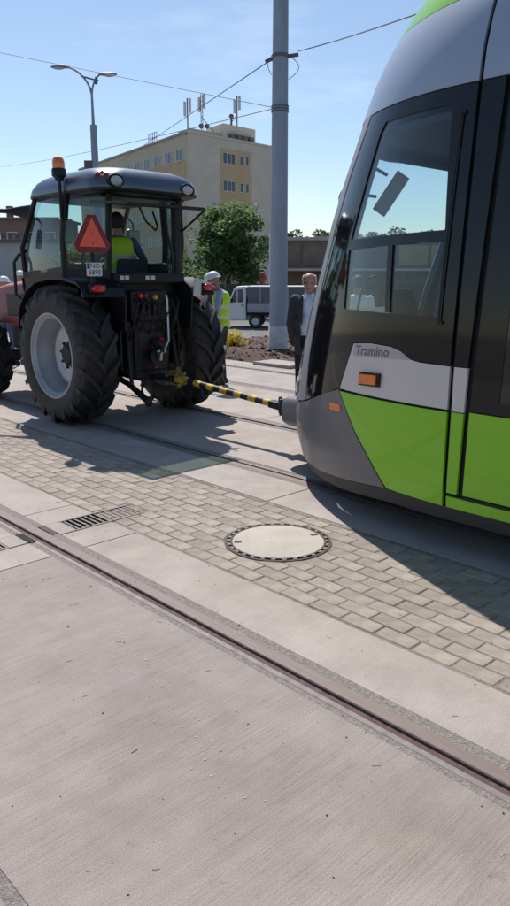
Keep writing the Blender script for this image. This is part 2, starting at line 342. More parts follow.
track = MB(); track.box((3.0, 6, -0.20), (12.8, 44, 0.10)); tb = track.build('tramway_bed', M['joint']); tb['kind'] = 'structure'
Y0, Y1 = -12.0, 26.0
def slab(x0, x1, y0, y1, mt, z=0.0, th=0.14, bev=0.003):
    b = MB(); b.box(((x0+x1)/2, (y0+y1)/2, z-th/2), (x1-x0-0.001, y1-y0-0.008, th))
    return b.build('concrete_slab', mt, tb, bevel=bev)
def strip(x0, x1, joints, mt, dz=0.0):
    for a, b in zip(joints[:-1], joints[1:]): slab(x0, x1, a, b, mt, dz+random.uniform(-.0015, .0015))
J = [Y0, -4.2, -0.3, 3.80, 4.62, 8.6, 12.6, 16.6, 21, Y1]
strip(-3.0, 0.432, J, M['concrete'])
# between the rails of the near track, with a gap left for the drain channel
for a, b in zip(J[:-1], J[1:]):
    if a == 3.80:
        slab(0.66, 1.925, 3.80, 4.10, M['concrete2']); slab(0.66, 1.925, 4.30, 4.62, M['concrete2'])
        slab(1.80, 1.925, 4.10, 4.30, M['concrete3'], 0.003); 
    else: slab(0.66, 1.925, a, b, M['concrete'])
for a, b in zip(J[:-1], J[1:]):
    if a == 3.80:
        slab(2.15, 2.53, 3.80, 4.10, M['concrete2']); slab(2.15, 2.53, 4.34, 4.62, M['concrete2']); slab(2.15, 2.262, 4.10, 4.34, M['concrete3'], 0.003)
    else: slab(2.15, 2.53, a, b, M['concrete2'])
J2 = [Y0, -7, -2.5, 0.6, 3.7, 6.8, 10.2, 14, 18, 22, Y1]
strip(3.625, 4.115, J2, M['concrete2'])
strip(4.35, 5.55, J2, M['concrete2'])
strip(5.785, 7.375, [Y0, -6, 1.5, 6.0, 9.1, 13, 18, 22, Y1], M['concrete2'])
strip(7.61, 8.80, [Y0, -6, 1.5, 5.4, 9.8, 14, 18, 22, Y1], M['concrete3'])
strip(9.03, 9.55, [Y0, -6, 1.5, 5.0, 9.4, 13.4, 18, 22, Y1], M['concrete3'])

def rail(g, side):                         # g = gauge face, side = +1 head lies at larger X
    b = MB(); f = lambda d: g+side*d
    prof = [(f(0.120), -0.001), (f(0.070), -0.002), (f(0.066), 0.001), (f(0.004), 0.001), (f(0.0), -0.004), (f(-0.002), -0.014), (f(-0.036), -0.015), (f(-0.038), -0.008), (f(-0.041), -0.004), (f(-0.066), -0.004), (f(-0.070), -0.007), (f(-0.108), -0.002)]
    mi = [0, 1, 1, 1, 2, 2, 2, 2, 3, 3, 0]
    ys_ = [Y0, -6, -2, 0, 2, 4, 6, 9, 13, 18, Y1]
    vs = [(x, y, z) for y in ys_ for x, z in prof]; n = len(prof)
    fs = [(i*n+j, (i+1)*n+j, (i+1)*n+j+1, i*n+j+1) for i in range(len(ys_)-1) for j in range(n-1)]
    b.add(vs, fs, mi*(len(ys_)-1))
    o = b.build('rail', [M['filler'], M['rail'], M['groove'], M['lip']], tb)
    return o
for g_, s_ in ((0.552, -1), (2.03, 1), (4.235, -1), (5.67, 1), (7.49, -1), (8.92, 1)): rail(g_, s_)
# dark slots beside rail A where the drain crosses it
b = MB(); b.box((1.952, 4.20, -0.004), (0.05, 0.19, 0.014)); b.build('drain_slot', M['dark'], tb)
b = MB(); b.box((2.128, 4.235, -0.002), (0.035, 0.20, 0.012)); b.build('drain_slot', M['iron'], tb)

def grate(x0, x1, y0, y1, n, label):
    t = thing('drain_grate', label, 'drain grate', ((x0+x1)/2, (y0+y1)/2, 0), 0, 'drain grates across the near track')
    w, l = (x1-x0)/2, (y1-y0)/2
    b = MB(); b.box((0, 0, -0.10), (2*w, 2*l, 0.02)); b.build('channel', M['dark'], t)
    b = MB()
    for sy in (-1, 1): b.box((0, sy*(l-0.008), -0.045), (2*w, 0.016, 0.096))
    for sx in (-1, 1): b.box((sx*(w-0.006), 0, -0.045), (0.012, 2*l-0.032, 0.09))
    b.build('frame', M['gratesteel'], t)
    bmx = MB(); bmx.box((0, 0, -0.015), (0.012, 2*l-0.034, 0.028)); ob = bmx.build('grate_bar', M['gratesteel'], t)
    for i in range(n):
        x = -w+0.012+(2*w-0.024)*(i+0.5)/n
        o = ob if i == 0 else ob.copy()
        if i: COL.objects.link(o); o.parent = t
        o.location = (x, 0, 0)
    b = MB(); b.box((0, 0, -0.022), (2*w-0.03, 0.008, 0.02)); b.build('cross_bar', M['gratesteel'], t)
grate(2.264, 2.80, 4.10, 4.34, 13, 'longer slotted steel drain grate between the rail and the paving bricks')
grate(1.30, 1.80, 4.10, 4.30, 12, 'slotted steel drain grate inside the rails at the left edge')

# paving bricks
MC = Vec((3.09, 3.05)); MR = 0.340
paving = MB(); paving.box((3.078, 7, -0.055), (1.088, 38, 0.10)); pv = paving.build('brick_pavement', M['joint']); pv['kind'] = 'structure'; pv['label'] = 'strip of paving bricks between the two tram tracks'
BW, BL, TH = 0.1035, 0.207, 0.06
def brick_poly(poly, m):                  # chamfered brick from a convex outline
    n = len(poly); c = sum((Vec(p) for p in poly), Vec((0, 0)))/n
    ins = []
    for p in poly:
        d = (c-Vec(p)); ins.append(Vec(p)+Vec((math.copysign(min(.0045, abs(d.x)), d.x), math.copysign(min(.0045, abs(d.y)), d.y))))
    vs = [(*p, -TH) for p in poly]+[(*p, -0.0045) for p in poly]+[(*p, 0) for p in ins]
    fs = [(i, (i+1) % n, n+(i+1) % n, n+i) for i in range(n)]+[(n+i, n+(i+1) % n, 2*n+(i+1) % n, 2*n+i) for i in range(n)]+[tuple(range(2*n, 3*n))]
    m.add(vs, fs)
def clip(poly, nx, ny, k):                # keep n.p >= k
    o = []
    for i, p in enumerate(poly):
        q = poly[(i+1) % len(poly)]; a = nx*p[0]+ny*p[1]-k; c = nx*q[0]+ny*q[1]-k
        if a >= 0: o.append(p)
        if a*c < 0: t = a/(a-c); o.append((p[0]+t*(q[0]-p[0]), p[1]+t*(q[1]-p[1])))
    return o
full = []; cut = []
for r in range(10):
    x = 2.5475+(r+0.5)*BW+random.uniform(-.0012, .0012)*0
    k = 0; y = -11.9+(0.62 if r % 2 else 0.52)*BL-0.02
    off = ((2.093+(0.5 if r % 2 else 0.0)*BL) % BL)
    i0 = int(math.floor((-11.9)/BL)); 
    for i in range(i0, int(24.5/BL)):
        y = off+i*BL+BL/2; hw, hl = BW/2-0.0024, BL/2-0.0026
        poly = [(x-hw, y-hl), (x+hw, y-hl), (x+hw, y+hl), (x-hw, y+hl)]
        isc = False
        dv = Vec((x, y))-MC
        if dv.length < MR+0.13:
            nn = dv.normalized() if dv.length > 1e-6 else Vec((1, 0)); k_ = nn.dot(MC)+MR+0.002
            p2 = clip(poly, nn.x, nn.y, k_)
            if len(p2) < 3: continue
            if p2 != poly: isc = True; poly = p2
        if x-hw < 2.80 and y+hl > 4.10 and y-hl < 4.34:
            lo = clip(poly, 0, -1, -4.098); hi = clip(poly, 0, 1, 4.342); poly = lo if len(lo) > 2 else hi
            if len(poly) < 3: continue
            isc = True
        (cut if isc else full).append((x, y, poly))
def area(p): return abs(sum(p[i][0]*p[(i+1) % len(p)][1]-p[(i+1) % len(p)][0]*p[i][1] for i in range(len(p))))/2
def inview(x, y): X = x*ch-y*sh; Z = x*sh+y*ch; return Z > 1.6 and abs(X)/Z < 0.40
cut = [c for c in cut if area(c[2]) > 0.0012]
vis = sorted([f for f in full if inview(f[0], f[1])], key=lambda f: f[0]**2+f[1]**2)
nind = 300-len(cut); ind = vis[:nind]; rest = set(id(f) for f in ind); rest = [f for f in full if id(f) not in rest]
proto = MB(); hw, hl = BW/2-0.0024, BL/2-0.0026; brick_poly([(-hw, -hl), (hw, -hl), (hw, hl), (-hw, hl)], proto)
bo = proto.build('paving_brick', M['brick'], pv)
rb = random.Random(3)
for i, (x, y, _) in enumerate(ind):
    o = bo if i == 0 else bo.copy()
    if i: COL.objects.link(o)
    o.parent = pv; o.location = (x, y, rb.uniform(-.0035, .0015)); o.rotation_euler = (rb.uniform(-.012, .012), rb.uniform(-.014, .014), rb.uniform(-.008, .008))
for x, y, p in cut:
    b = MB(); c = (sum(q[0] for q in p)/len(p), sum(q[1] for q in p)/len(p)); brick_poly([(q[0]-c[0], q[1]-c[1]) for q in p], b); o = b.build('paving_brick', M['brick'], pv); o.location = (c[0], c[1], rb.uniform(-.003, .001))
b = MB()
for x, y, p in rest:
    dz = rb.uniform(-.0035, .0015); k = len(b.v); brick_poly(p, b); b.v[k:] = [(q[0], q[1], q[2]+dz+rb.uniform(-.0008, .0008)) for q in b.v[k:]]
o = b.build('paving_brick', M['brick'], pv, fix=False); o['kind'] = 'stuff'
# broken far edge filled up to the slab
b = MB(); b.box((3.603, 7, -0.03), (0.036, 38, 0.056)); b.build('edge_mortar', M['joint'], pv)

# manhole cover
t = thing('manhole_cover', 'round concrete filled manhole cover with slotted iron ring in the bricks', 'manhole cover', (MC.x, MC.y, 0)); t.scale = (.912, .912, 1)
b = MB(); b.lathe([(0.0, 0.006), (0.18, 0.0065), (0.30, 0.005), (0.318, 0.003), (0.318, -0.04)], 64); b.build('cover', M['coverfill'], t, smooth=40)
b = MB(); b.lathe([(0.321, -0.05), (0.321, 0.004), (0.333, 0.0045), (0.334, -0.016), (0.352, -0.016), (0.353, 0.002), (0.370, 0.001), (0.371, -0.05)], 72); b.build('frame_ring', M['iron'], t, smooth=30)
lug = MB(); lug.box((0.343, 0, -0.005), (0.017, 0.028, 0.019)); lo_ = lug.build('ring_lug', M['gratesteel'], t)
for i in range(30):
    o = lo_ if i == 0 else lo_.copy()
    if i: COL.objects.link(o); o.parent = t
    o.rotation_euler = (0, 0, 2*pi*(i+0.3)/30)
for k, a in enumerate((2.5, -0.35)):
    b = MB(); b.box((0, 0, 0.004), (0.05, 0.03, 0.008)); o = b.build('lifting_slot', M['iron'], t); o.location = (0.28*cos(a), 0.28*sin(a), 0.0); o.rotation_euler = (0, 0, a)

# litter: straw, twigs and grit on the slabs
b = MB(); rs = random.Random(11)
for i in range(120):
    x = rs.uniform(0.72, 3.6); y = rs.uniform(0.3, 5.0) if rs.random() < .75 else rs.uniform(5, 9)
    a = rs.gauss(0, 0.8); l = rs.uniform(.01, .035); c = rs.uniform(-.35, .35); p = []
    for k in range(4):
        u = k/3-0.5; p.append((x+l*u*cos(a)-c*l*u*u*sin(a), y+l*u*sin(a)+c*l*u*u*cos(a), 0.0012))
    b.tube(p, 0.0012 if i % 9 else 0.0016, 4, i % 9 == 0 and 1 or 0)
tag(b.build('straw_litter', [M['straw'], M['pebble']], fix=False), 'bits of dry straw and twigs scattered on the concrete', 'litter', kind='stuff')
b = MB()
for i in range(420):
    x = rs.uniform(0.0, 9.4) if i % 3 == 0 else rs.uniform(.7, 3.65); y = rs.uniform(0.2, 9.5); r = rs.uniform(.0012, .0035)*(1.7 if rs.random() < .06 else 1)
    b.ball((x, y, r*0.5), (r*rs.uniform(.8, 1.5), r*rs.uniform(.8, 1.5), r*.8), 6, 4)
tag(b.build('grit', M['pebble'], fix=False), 'small grit scattered over slabs and bricks', 'grit', kind='stuff')

# pale cement splashes trailing over the near slab
b = MB(); ru = random.Random(8)
for i in range(46):
    u = ru.random(); x = 1.69-.36*u+ru.gauss(0, .045); y = 2.72-1.30*u+ru.gauss(0, .05); r = ru.uniform(.0015, .0055)*(1.5 if ru.random() < .1 else 1); k = ru.randint(7, 10)
    b.prism([(x+r*ru.uniform(.6, 1.2)*cos(2*pi*q/k), y+r*ru.uniform(.6, 1.2)*sin(2*pi*q/k)) for q in range(k)], 0.0010, 0.0018)
tag(b.build('cement_splashes', M['coverfill'], fix=False), 'trail of pale cement splashes on the near slab', 'splashes', kind='stuff')
# planting bed of bare earth
b = MB(); nx, ny = 60, 130
pts = []
for i in range(nx+1):
    for j in range(ny+1):
        x = 9.57+ (i/nx)**1.25*14.0; y = -8+j*0.30
        Z = x*sh+y*ch; lim = 23.0
        fade = max(0, min(1, (lim-Z)/1.2)); e = min(1, i/4)
        z = gz(x, y)-0.10+fade*(0.12*e+0.10*e*(noise.noise(Vec((x*.55, y*.55, 0)))+0.6)+0.05*e*noise.noise(Vec((x*3.1, y*3.1, 3)))+.025*e*noise.noise(Vec((x*9, y*9, 7))))-0.2*(1-fade)
        pts.append((x, y, z))
b.add(pts, [(i*(ny+1)+j, (i+1)*(ny+1)+j, (i+1)*(ny+1)+j+1, i*(ny+1)+j+1) for i in range(nx) for j in range(ny)])
bed = tag(b.build('planting_bed', M['earth'], smooth=60), 'bare brown earth beyond the tracks', None, None, 'structure')
b = MB(); rc_ = random.Random(21)
for i in range(7500):
    x = 9.62+rc_.random()**1.5*9; y = rc_.uniform(2, 24); Z = x*sh+y*ch; X = x*ch-y*sh
    if Z > 22 or abs(X)/Z > .45: continue
    ii = ((x-9.57)/14.0)**(1/1.25)*60; e = min(1, ii/4)
    z = gz(x, y)-0.10+0.12*e+0.10*e*(noise.noise(Vec((x*.55, y*.55, 0)))+0.6)+0.05*e*noise.noise(Vec((x*3.1, y*3.1, 3)))
    r = rc_.uniform(.006, .024)*(1 if rc_.random() < .93 else 1.9); k = len(b.v); b.ball((x, y, z+r*.2), (r*rc_.uniform(.8, 1.6), r*rc_.uniform(.8, 1.6), r*.8), 6, 4)
    b.v[k:] = [(q[0]+rc_.uniform(-.3, .3)*r, q[1]+rc_.uniform(-.3, .3)*r, q[2]+rc_.uniform(-.2, .2)*r) for q in b.v[k:]]
tag(b.build('earth_clods', M['earth'], fix=False), 'clods of dry soil lying over the brown planting bed', 'soil', kind='stuff')
b = MB(); b.box((0, 0, 0.03), (0.55, 0.95, 0.06)); o = b.build('kerb_slab', M['concrete3'], bevel=0.008); o.location = (9.62, 9.45, 0.0); tag(o, 'pale loose concrete slab at the edge of the earth bed', 'slab')

# ------------------------------------------------------------------ overhead line pole, wires, street lamps
PP = Vec((11.3, 11.2, -0.05))
t = thing('overhead_line_pole', 'tall grey overhead line pole with a white base in the earth bed', 'pole', PP)
b = MB(); b.lathe([(0.205, 0.0), (0.205, 0.62), (0.196, 0.63), (0.19, 1.0), (0.150, 7.0), (0.142, 9.6), (0.0, 9.62)], 28); b.build('shaft', M['pole'], t, smooth=40)
b = MB(); b.lathe([(0.21, 0.02), (0.21, 0.60), (0.2, 0.615)], 28); b.build('painted_base', M['polebase'], t, smooth=40)
def band(z, r):
    b = MB()
    for k in (-1, 0, 1): b.lathe([(r, z+k*.05-.015), (r+.018, z+k*.05-.012), (r+.018, z+k*.05+.012), (r, z+k*.05+.015)], 24)
    return b.build('clamp_band', M['wire'], t, smooth=30)
band(4.93, 0.160); 
b = MB(); b.lathe([(.150, 5.86), (.168, 5.87), (.168, 5.93), (.150, 5.94)], 24); b.build('clamp_band', M['wire'], t, smooth=30)
r0 = Vec((ch, -sh, 0))
for sgn, ex in ((1, .20), (-1, .11)):
    b = MB(); c0 = r0*(sgn*0.17)+Vec((0, 0, 5.92)); p = []
    for k in range(13):
        a = k/12; p.append(c0+r0*(sgn*ex*sin(pi*a)*(1 if sgn > 0 else .7))+Vec((0, 0, -0.44*a if sgn > 0 else -.36*a)))
    b.tube(p, 0.007, 6); b.build('cable_loop', M['wire'], t, smooth=60)
b = MB(); b.bar(r0*0.15+Vec((0, 0, 5.9)), r0*0.36+Vec((0, 0, 5.93)), .05, .06); b.build('insulator', M['wire'], t)
b = MB(); b.bar(-r0*0.14+Vec((0, 0, 5.86)), -r0*0.3+Vec((0, 0, 5.8)), .05, .06); b.build('insulator', M['wire'], t)

def wire(p0, p1, label, r=0.011, sag=0.02, n=14):
    p0, p1 = Vec(p0), Vec(p1); L_ = (p1-p0).length
    b = MB(); b.tube([p0.lerp(p1, i/n)-Vec((0, 0, 4*sag*L_*0.3*(i/n)*(1-i/n))) for i in range(n+1)], r, 5)
    return tag(b.build('overhead_wire', M['wire'], smooth=60), label, 'wire', 'overhead wires fixed to the line pole')
A1 = V(.42, 15.8, 4.88); A2 = V(.43, 15.8, 5.83); A3 = V(.85, 15.75, 5.90)
e1 = V(-7.95, 25, 8.36); wire(A1, A1+(e1-A1)*1.6, 'thin wire from the pole clamp rising left over the street lamp', 0.008, 0.0)
e2 = V(-19.76, 60, 9.8); wire(A1, A1+(e2-A1)*1.1, 'faint lower wire falling left from the pole clamp to the left edge', 0.008, 0.012)
e3 = V(-10.84, 60, 9.87); wire(A2, A2+(e3-A2)*1.4, 'wire running down left from the pole in front of the roof antennas', 0.011, 0.0)
e4 = V(1.58, 8, 4.17); wire(A3, A3+(e4-A3)*1.5, 'wire climbing right from the pole to above the tram', 0.009, 0.012)

def lamp(loc, rz, hs, heads, label, base=True):
    t = thing('street_lamp', label, 'street lamp', loc, rz, None)
    b = MB(); b.lathe([(0.16, 0), (0.15, hs[0]*.5), (0.125, hs[0]), (0.06, hs[0]+.01)], 18); b.build('lower_pole', M['pole'], t, smooth=40)
    b = MB(); b.tube([(0, 0, hs[0]-.05), (0, 0, hs[1])], [0.062, 0.042], 12); b.build('upper_pole', M['pole'], t, smooth=40)
    for (dx, dz) in heads:
        b = MB(); p = [Vec((dx*.82*(1-cos(a))if False else dx*.8*(sin(a*1.0))**1.6, 0, hs[1]-.03+dz*(1-(1-sin(a))**1.5))) for a in [i*pi/2/9 for i in range(10)]]
        b.tube(p, [0.04-.012*i/9 for i in range(10)], 8); b.build('arm', M['pole'], t, smooth=60)
        sg = math.copysign(1, dx); b = MB(); c = p[-1]+Vec((sg*.30, 0, .02))
        rings = []
        for k in range(9):
            u = k/8; w = .16*(sin(pi*min(1, .12+u*.8)))**.6; h = .085*(sin(pi*min(1, .14+u*.76)))**.6
            rings.append([(c.x+sg*(u-.5)*.68, c.y+w*cos(q), c.z+(h*sin(q) if sin(q) > 0 else .5*h*sin(q))) for q in [2*pi*i/12 for i in range(12)]])
        hd = MB(); hd.loft(rings); ho = hd.build('lamp_head', M['pole'], t, smooth=50)
        hb = MB(); hb.ball((c.x+sg*.06, c.y, c.z-.035), (.22, .11, .05), 14, 6); hb.build('lamp_glass', M['lamp'], ho, smooth=60)
    return t
lp = V(-6.18, 30, -0.88)
lt = lamp(lp, -HD, (8.07, 9.15), ((-1.05, .95), (.42, .70)), 'two headed street lamp on a stepped grey pole left of the building')
b = MB(); b.bar((-.38, 0, 9.78), (.28, 0, 9.62), .05, .05); b.bar((.18, 0, 9.5), (.2, 0, 9.75), .09, .09); b.build('bracket', M['wire'], lt)
b = MB(); b.box((-.24, 0, 6.66), (.34, .22, .26)); b.build('junction_box', M['slat'], lt, bevel=.01)
t = thing('street_lamp', 'thin distant lamp post with curved top beside the tram windscreen', 'street lamp', V(4.40, 40, -.88), -HD)
b = MB(); b.tube([(0, 0, 0), (0, 0, 3.5), (0, 0, 6.5)], [.09, .07, .05], 10); b.build('pole', M['pole'], t, smooth=40)
b = MB(); b.tube([(0, 0, 6.4)]+[(0.75*(1-cos(a)), 0, 6.4+.62*sin(a)) for a in [i*pi/2/8 for i in range(1, 9)]], .035, 8); b.build('arm', M['pole'], t, smooth=60)
b = MB(); b.ball((1.0, 0, 7.0), (.32, .13, .08), 12, 6); b.build('lamp_head', M['pole'], t, smooth=60)

# ------------------------------------------------------------------ main building
C0 = V(-6.9, 80); uL = (V(-0.533, 0.846)).normalized(); uR = (V(0.688, 0.725)).normalized(); BZ = -0.9; ROOF = 15.72
t = thing('apartment_block', 'cream and ochre apartment block with flat roof and antennas behind the tractor', 'building', (C0.x, C0.y, BZ))
LL, LR = 33.0, 14.4
def bp(a, b_, z, o=0.0):                   # a along end wall, b along long wall, o outwards from long wall
    return uR*a+uL*b_+Vec((0, 0, z))
nL = Vec((-uL.y, uL.x, 0)); nL = nL if nL.dot(-C0) > 0 else -nL
nR = Vec((-uR.y, uR.x, 0)); nR = nR if nR.dot(-C0) > 0 else -nR
h = ROOF-BZ
b = MB(); b.add([bp(0, 0, 0), bp(LR, 0, 0), bp(LR, LL, 0), bp(0, LL, 0), bp(0, 0, h), bp(LR, 0, h), bp(LR, LL, h), bp(0, LL, h)], [(0, 1, 5, 4), (1, 2, 6, 5), (2, 3, 7, 6), (4, 5, 6, 7)], 0); b.add([bp(0, 0, 0), bp(0, LL, 0), bp(0, LL, h), bp(0, 0, h)], [(0, 1, 2, 3)], 1)
b.build('wall', [M['creamside'], M['cream']], t)
def fbox(u, nrm, a0, a1, z0, z1, o0, o1, b=None, m=0):  # box on a facade: u along, nrm outwards
    b = b or MB(); P = lambda a, z, o: u*a+nrm*o+Vec((0, 0, z))
    vs = [P(a, z, o) for a in (a0, a1) for z in (z0, z1) for o in (o0, o1)]
    return b.add(vs, [(0, 1, 3, 2), (4, 6, 7, 5), (0, 4, 5, 1), (2, 3, 7, 6), (0, 2, 6, 4), (1, 5, 7, 3)], m)
fbox(uR, nR, -.15, LR+.1, h, h+.22, -.3, .12).build('parapet', M['creamside'], t)
fbox(uL, nL, 0, LL, h, h+.2, -.3, .18).build('parapet', M['roofbox'], t)
FH = 2.83; zt0 = 13.2-BZ
for k in range(6):
    z0 = zt0-FH*k
    if z0 < 0.6: continue
    fbox(uL, nL, .6, LL-.5, z0-1.62, z0-.06, 0, .04).build('spandrel', M['ochre'], t)
fbox(uR, nR, 4.65, 9.4, 1.0, h-.9, 0, .05).build('panel', M['ochre'], t)
def bwin(u, nrm, a0, w, z0, hh, lights):
    b = MB(); fw = .07
    fbox(u, nrm, a0, a0+w, z0, z0+fw, .0, .10, b); fbox(u, nrm, a0, a0+w, z0+hh-fw, z0+hh, .0, .10, b)
    for i in range(lights+1): a = a0+(w-fw)*i/lights; fbox(u, nrm, a, a+fw, z0+fw+.001, z0+hh-fw-.001, .0, .10, b)
    o = b.build('window', M['frame'], t, fix=False)
    fbox(u, nrm, a0+fw/2, a0+w-fw/2, z0+fw/2, z0+hh-fw/2, .0, .065).build('pane', M['pane'], o)
for k in range(6):
    z0 = zt0-FH*k
    if z0 < 1: break
    i = 0; a = 1.0
    while a < LL-2:
        bwin(uL, nL, a, 1.55, z0, 1.2, 2); a += 2.72; i += 1
    bwin(uR, nR, 4.9, 1.9, z0+.05, 1.18, 3); bwin(uR, nR, 7.5, .55, z0+.1, 1.05, 1); bwin(uR, nR, 8.4, .55, z0+.1, 1.05, 1)
def rbox(a0, a1, b0, b1, z0, z1, name, m, bev=0):
    b = MB(); b.add([bp(a, bb, z) for a in (a0, a1) for bb in (b0, b1) for z in (z0, z1)], [(0, 1, 3, 2), (4, 6, 7, 5), (0, 4, 5, 1), (2, 3, 7, 6), (0, 2, 6, 4), (1, 5, 7, 3)]); return b.build(name, m, t)
rbox(2.6, 9.6, 3.6, 6.6, h-.02, h+1.35, 'roof_plant_room', M['roofbox'])
rbox(7.2, 12.4, 3.0, 7.0, h-.02, h+2.35, 'roof_house', M['creamside'])
for i in range(4): 
    a = 8.6+i*1.0; fbox(uR, nR, a, a+.7, h+.5, h+1.3, -2.95+.0, -2.3).build('air_conditioner', M['slat'], t)
def mast(a, bb, z1, ant=True, lat=False):
    p0 = bp(a, bb, h); b = MB()
    if lat:
        for dx, dy in ((-.12, 0), (.12, 0), (0, .15)): b.bar(p0+Vec((dx, dy, 0)), p0+Vec((dx, dy, z1)), .05, .05)
        for k in range(int(z1/.4)): b.bar(p0+Vec((-.12, 0, k*.4)), p0+Vec((.12, 0, k*.4+.4)), .03, .03)
    else: b.bar(p0, p0+Vec((0, 0, z1)), .10, .10)
    b.build('antenna_mast', M['slat'], t)
    d = r0
    for sg, zz in ((-1, z1-.7), (.0, z1-.35)):
        b = MB(); b.box(p0+d*(.28*(-1 if sg else 1))+Vec((0, 0, zz-.4)), (.22, .22, 1.5)); b.build('antenna_panel', M['frame'], t, bevel=.02)
mast(3.0, 4.8, 4.6); mast(5.0, 4.6, 5.3, lat=True); mast(9.6, 3.3, 5.6)
for a, bb, z in ((4.6, 4.2, 1.9), (5.5, 4.2, 2.0), (8.9, 3.6, 3.4)):
    b = MB(); b.ball(bp(a, bb, h+z), (.28, .28, .28), 10, 6); b.build('dish', M['slat'], t, smooth=60)
b = MB(); b.bar(bp(9.6, 3.3, h+3.6), bp(7.6, 3.6, h+1.4), .06, .06); b.bar(bp(5.0, 4.6, h+2.9), bp(6.9, 4.4, h+1.4), .06, .06); b.bar(bp(8.9, 3.6, h+2.3), bp(8.9, 3.6, h+3.6), .16, .16); b.build('mast_stay', M['slat'], t)
b = MB()
for i in range(5): b.bar(bp(1.2, 9.6+i*.55, h), bp(1.2, 9.6+i*.55, h+1.7), .05, .05)
for k in (.5, 1.1, 1.68): b.bar(bp(1.2, 9.6, h+k), bp(1.2, 11.8, h+k), .05, .05)
b.build('roof_frame', M['slat'], t)

# low buildings left and right
def low_building(name, label, X0, X1, Z, z0, z1, depth, wallm, roofm, ribs=0, rz=-HD, ov=.3, extra=None, cat='building'):
    c = V((X0+X1)/2, Z); t = thing(name, label, cat, (c.x, c.y, z0), rz)
    w = (X1-X0)/2; hh = z1-z0
    b = MB(); b.box((0, depth/2, hh/2), (2*w, depth, hh)); b.build('wall', wallm, t)
    b = MB(); b.box((0, depth/2, hh+.13), (2*w+2*ov, depth+2*ov, .26)); b.build('roof', roofm, t, bevel=.02)
    for i in range(ribs):
        b = MB(); b.box((-w+(i+.5)*2*w/ribs, -.035, hh*.48), (.12, .07, hh*.93)); b.build('pilaster', roofm, t)
    if extra: extra(t, w, hh)
    return t
def garage(t, w, hh):
    for i in range(6):
        b = MB(); b.box((-w+1.5+i*3.6, -.03, 1.45), (2.4, .06, 2.5)); b.build('garage_door', M['board'], t)
low_building('garage_row', 'long pale low garage building left of the tractor cab', -34, -10.5, 60, -.9, 4.1, 8, M['lowwall'], M['slat'], 0, extra=garage)
def housewin(t, w, hh):
    for i in range(3):
        for k in range(2):
            b = MB(); b.box((-w+1.3+i*2.0, -.03, hh-1.8-k*2.7), (1.1, .06, 1.2)); o = b.build('window', M['frame'], t); b = MB(); b.box((-w+1.3+i*2.0, -.05, hh-1.8-k*2.7), (.96, .06, 1.06)); b.build('pane', M['pane'], o)
    b = MB(); b.box((-w+.6, 2, hh+.9), (.6, .6, 1.3)); b.build('chimney', M['housewall'], t)
low_building('brick_house', 'dark brick flat roofed house above the garages on the left', -26.9, -20.5, 80, -.9, 7.2, 8, M['housewall'], M['slat'], 0, extra=housewin)
b_ = None
t = thing('slatted_fence', 'dark slatted fence along the top of the pale garages', 'fence', V(-22, 64, 4.36), -HD)
for i in range(40):
    b = MB(); b.box((-11.4+i*.58, 0, .33), (.34, .05, .66)); b.build('slat', M['slat'], t)
b = MB(); b.box((0, .05, .62), (23.4, .05, .08)); b.box((0, .05, .12), (23.4, .05, .08)); b.build('fence_rail', M['slat'], t)
def shedx(t, w, hh):
    for i in range(9):
        b = MB(); b.box((-w+1.2+i*2.55, -.04, hh*.78), (2.3, .08, hh*.30)); b.build('wall_panel', M['shedcream'] if i in (4, 5, 6, 7) else M['shed'], t)
    b = MB(); b.box((0, -1.2, hh*.56), (2*w, 2.6, .16)); b.build('canopy', M['shedroof'], t, bevel=.02)
    for i in range(10):
        b = MB(); b.box((-w+.2+i*2.5, -2.35, hh*.27), (.14, .14, hh*.545)); b.build('canopy_post', M['slat'], t)
low_building('workshop_shed', 'long low brown workshop with flat roof and canopy behind the pole', 1.2, 26, 60, -.9, 4.25, 10, M['shed'], M['shedroof'], 0, extra=shedx)
t = thing('yard_fence', 'dark low yard fence behind the parked truck', 'fence', V(2.0, 43, -.88), -HD)
for i in range(60):
    b = MB(); b.box((-9+i*.34, 0, 1.05), (.3, .04, 1.9)); b.build('fence_board', M['fence'], t)
b = MB(); b.box((1.2, .06, .5), (20.5, .06, .1)); b.box((1.2, .06, 1.7), (20.5, .06, .1)); b.build('fence_rail', M['fence'], t)
t = thing('sign_post', 'slim pale post standing left of the overhead line pole', 'post', V(.85, 41.5, -.88))
b = MB(); b.tube([(0, 0, 0), (0, 0, 4.7)], .085, 12); b.build('post', M['frame'], t, smooth=40)
b = MB(); b.lathe([(.13, 0), (.13, .06), (.09, .08)], 12); b.build('base_plate', M['slat'], t)
t = thing('machine_cab', 'small orange machine standing by the fence under the tree', 'machine', V(.42, 42.0, -.88), -HD)
b = MB(); b.box((0, 0, 2.36), (.28, .32, .56)); b.build('housing', M['orange'], t, bevel=.06)
b = MB(); b.box((0, 0, 1.03), (.22, .22, 2.06)); b.box((0, 0, .04), (.6, .6, .08)); b.build('stand', M['slat'], t)
b = MB(); b.box((0, -.18, 2.42), (.2, .03, .24)); b.build('panel', M['darkred'], t)

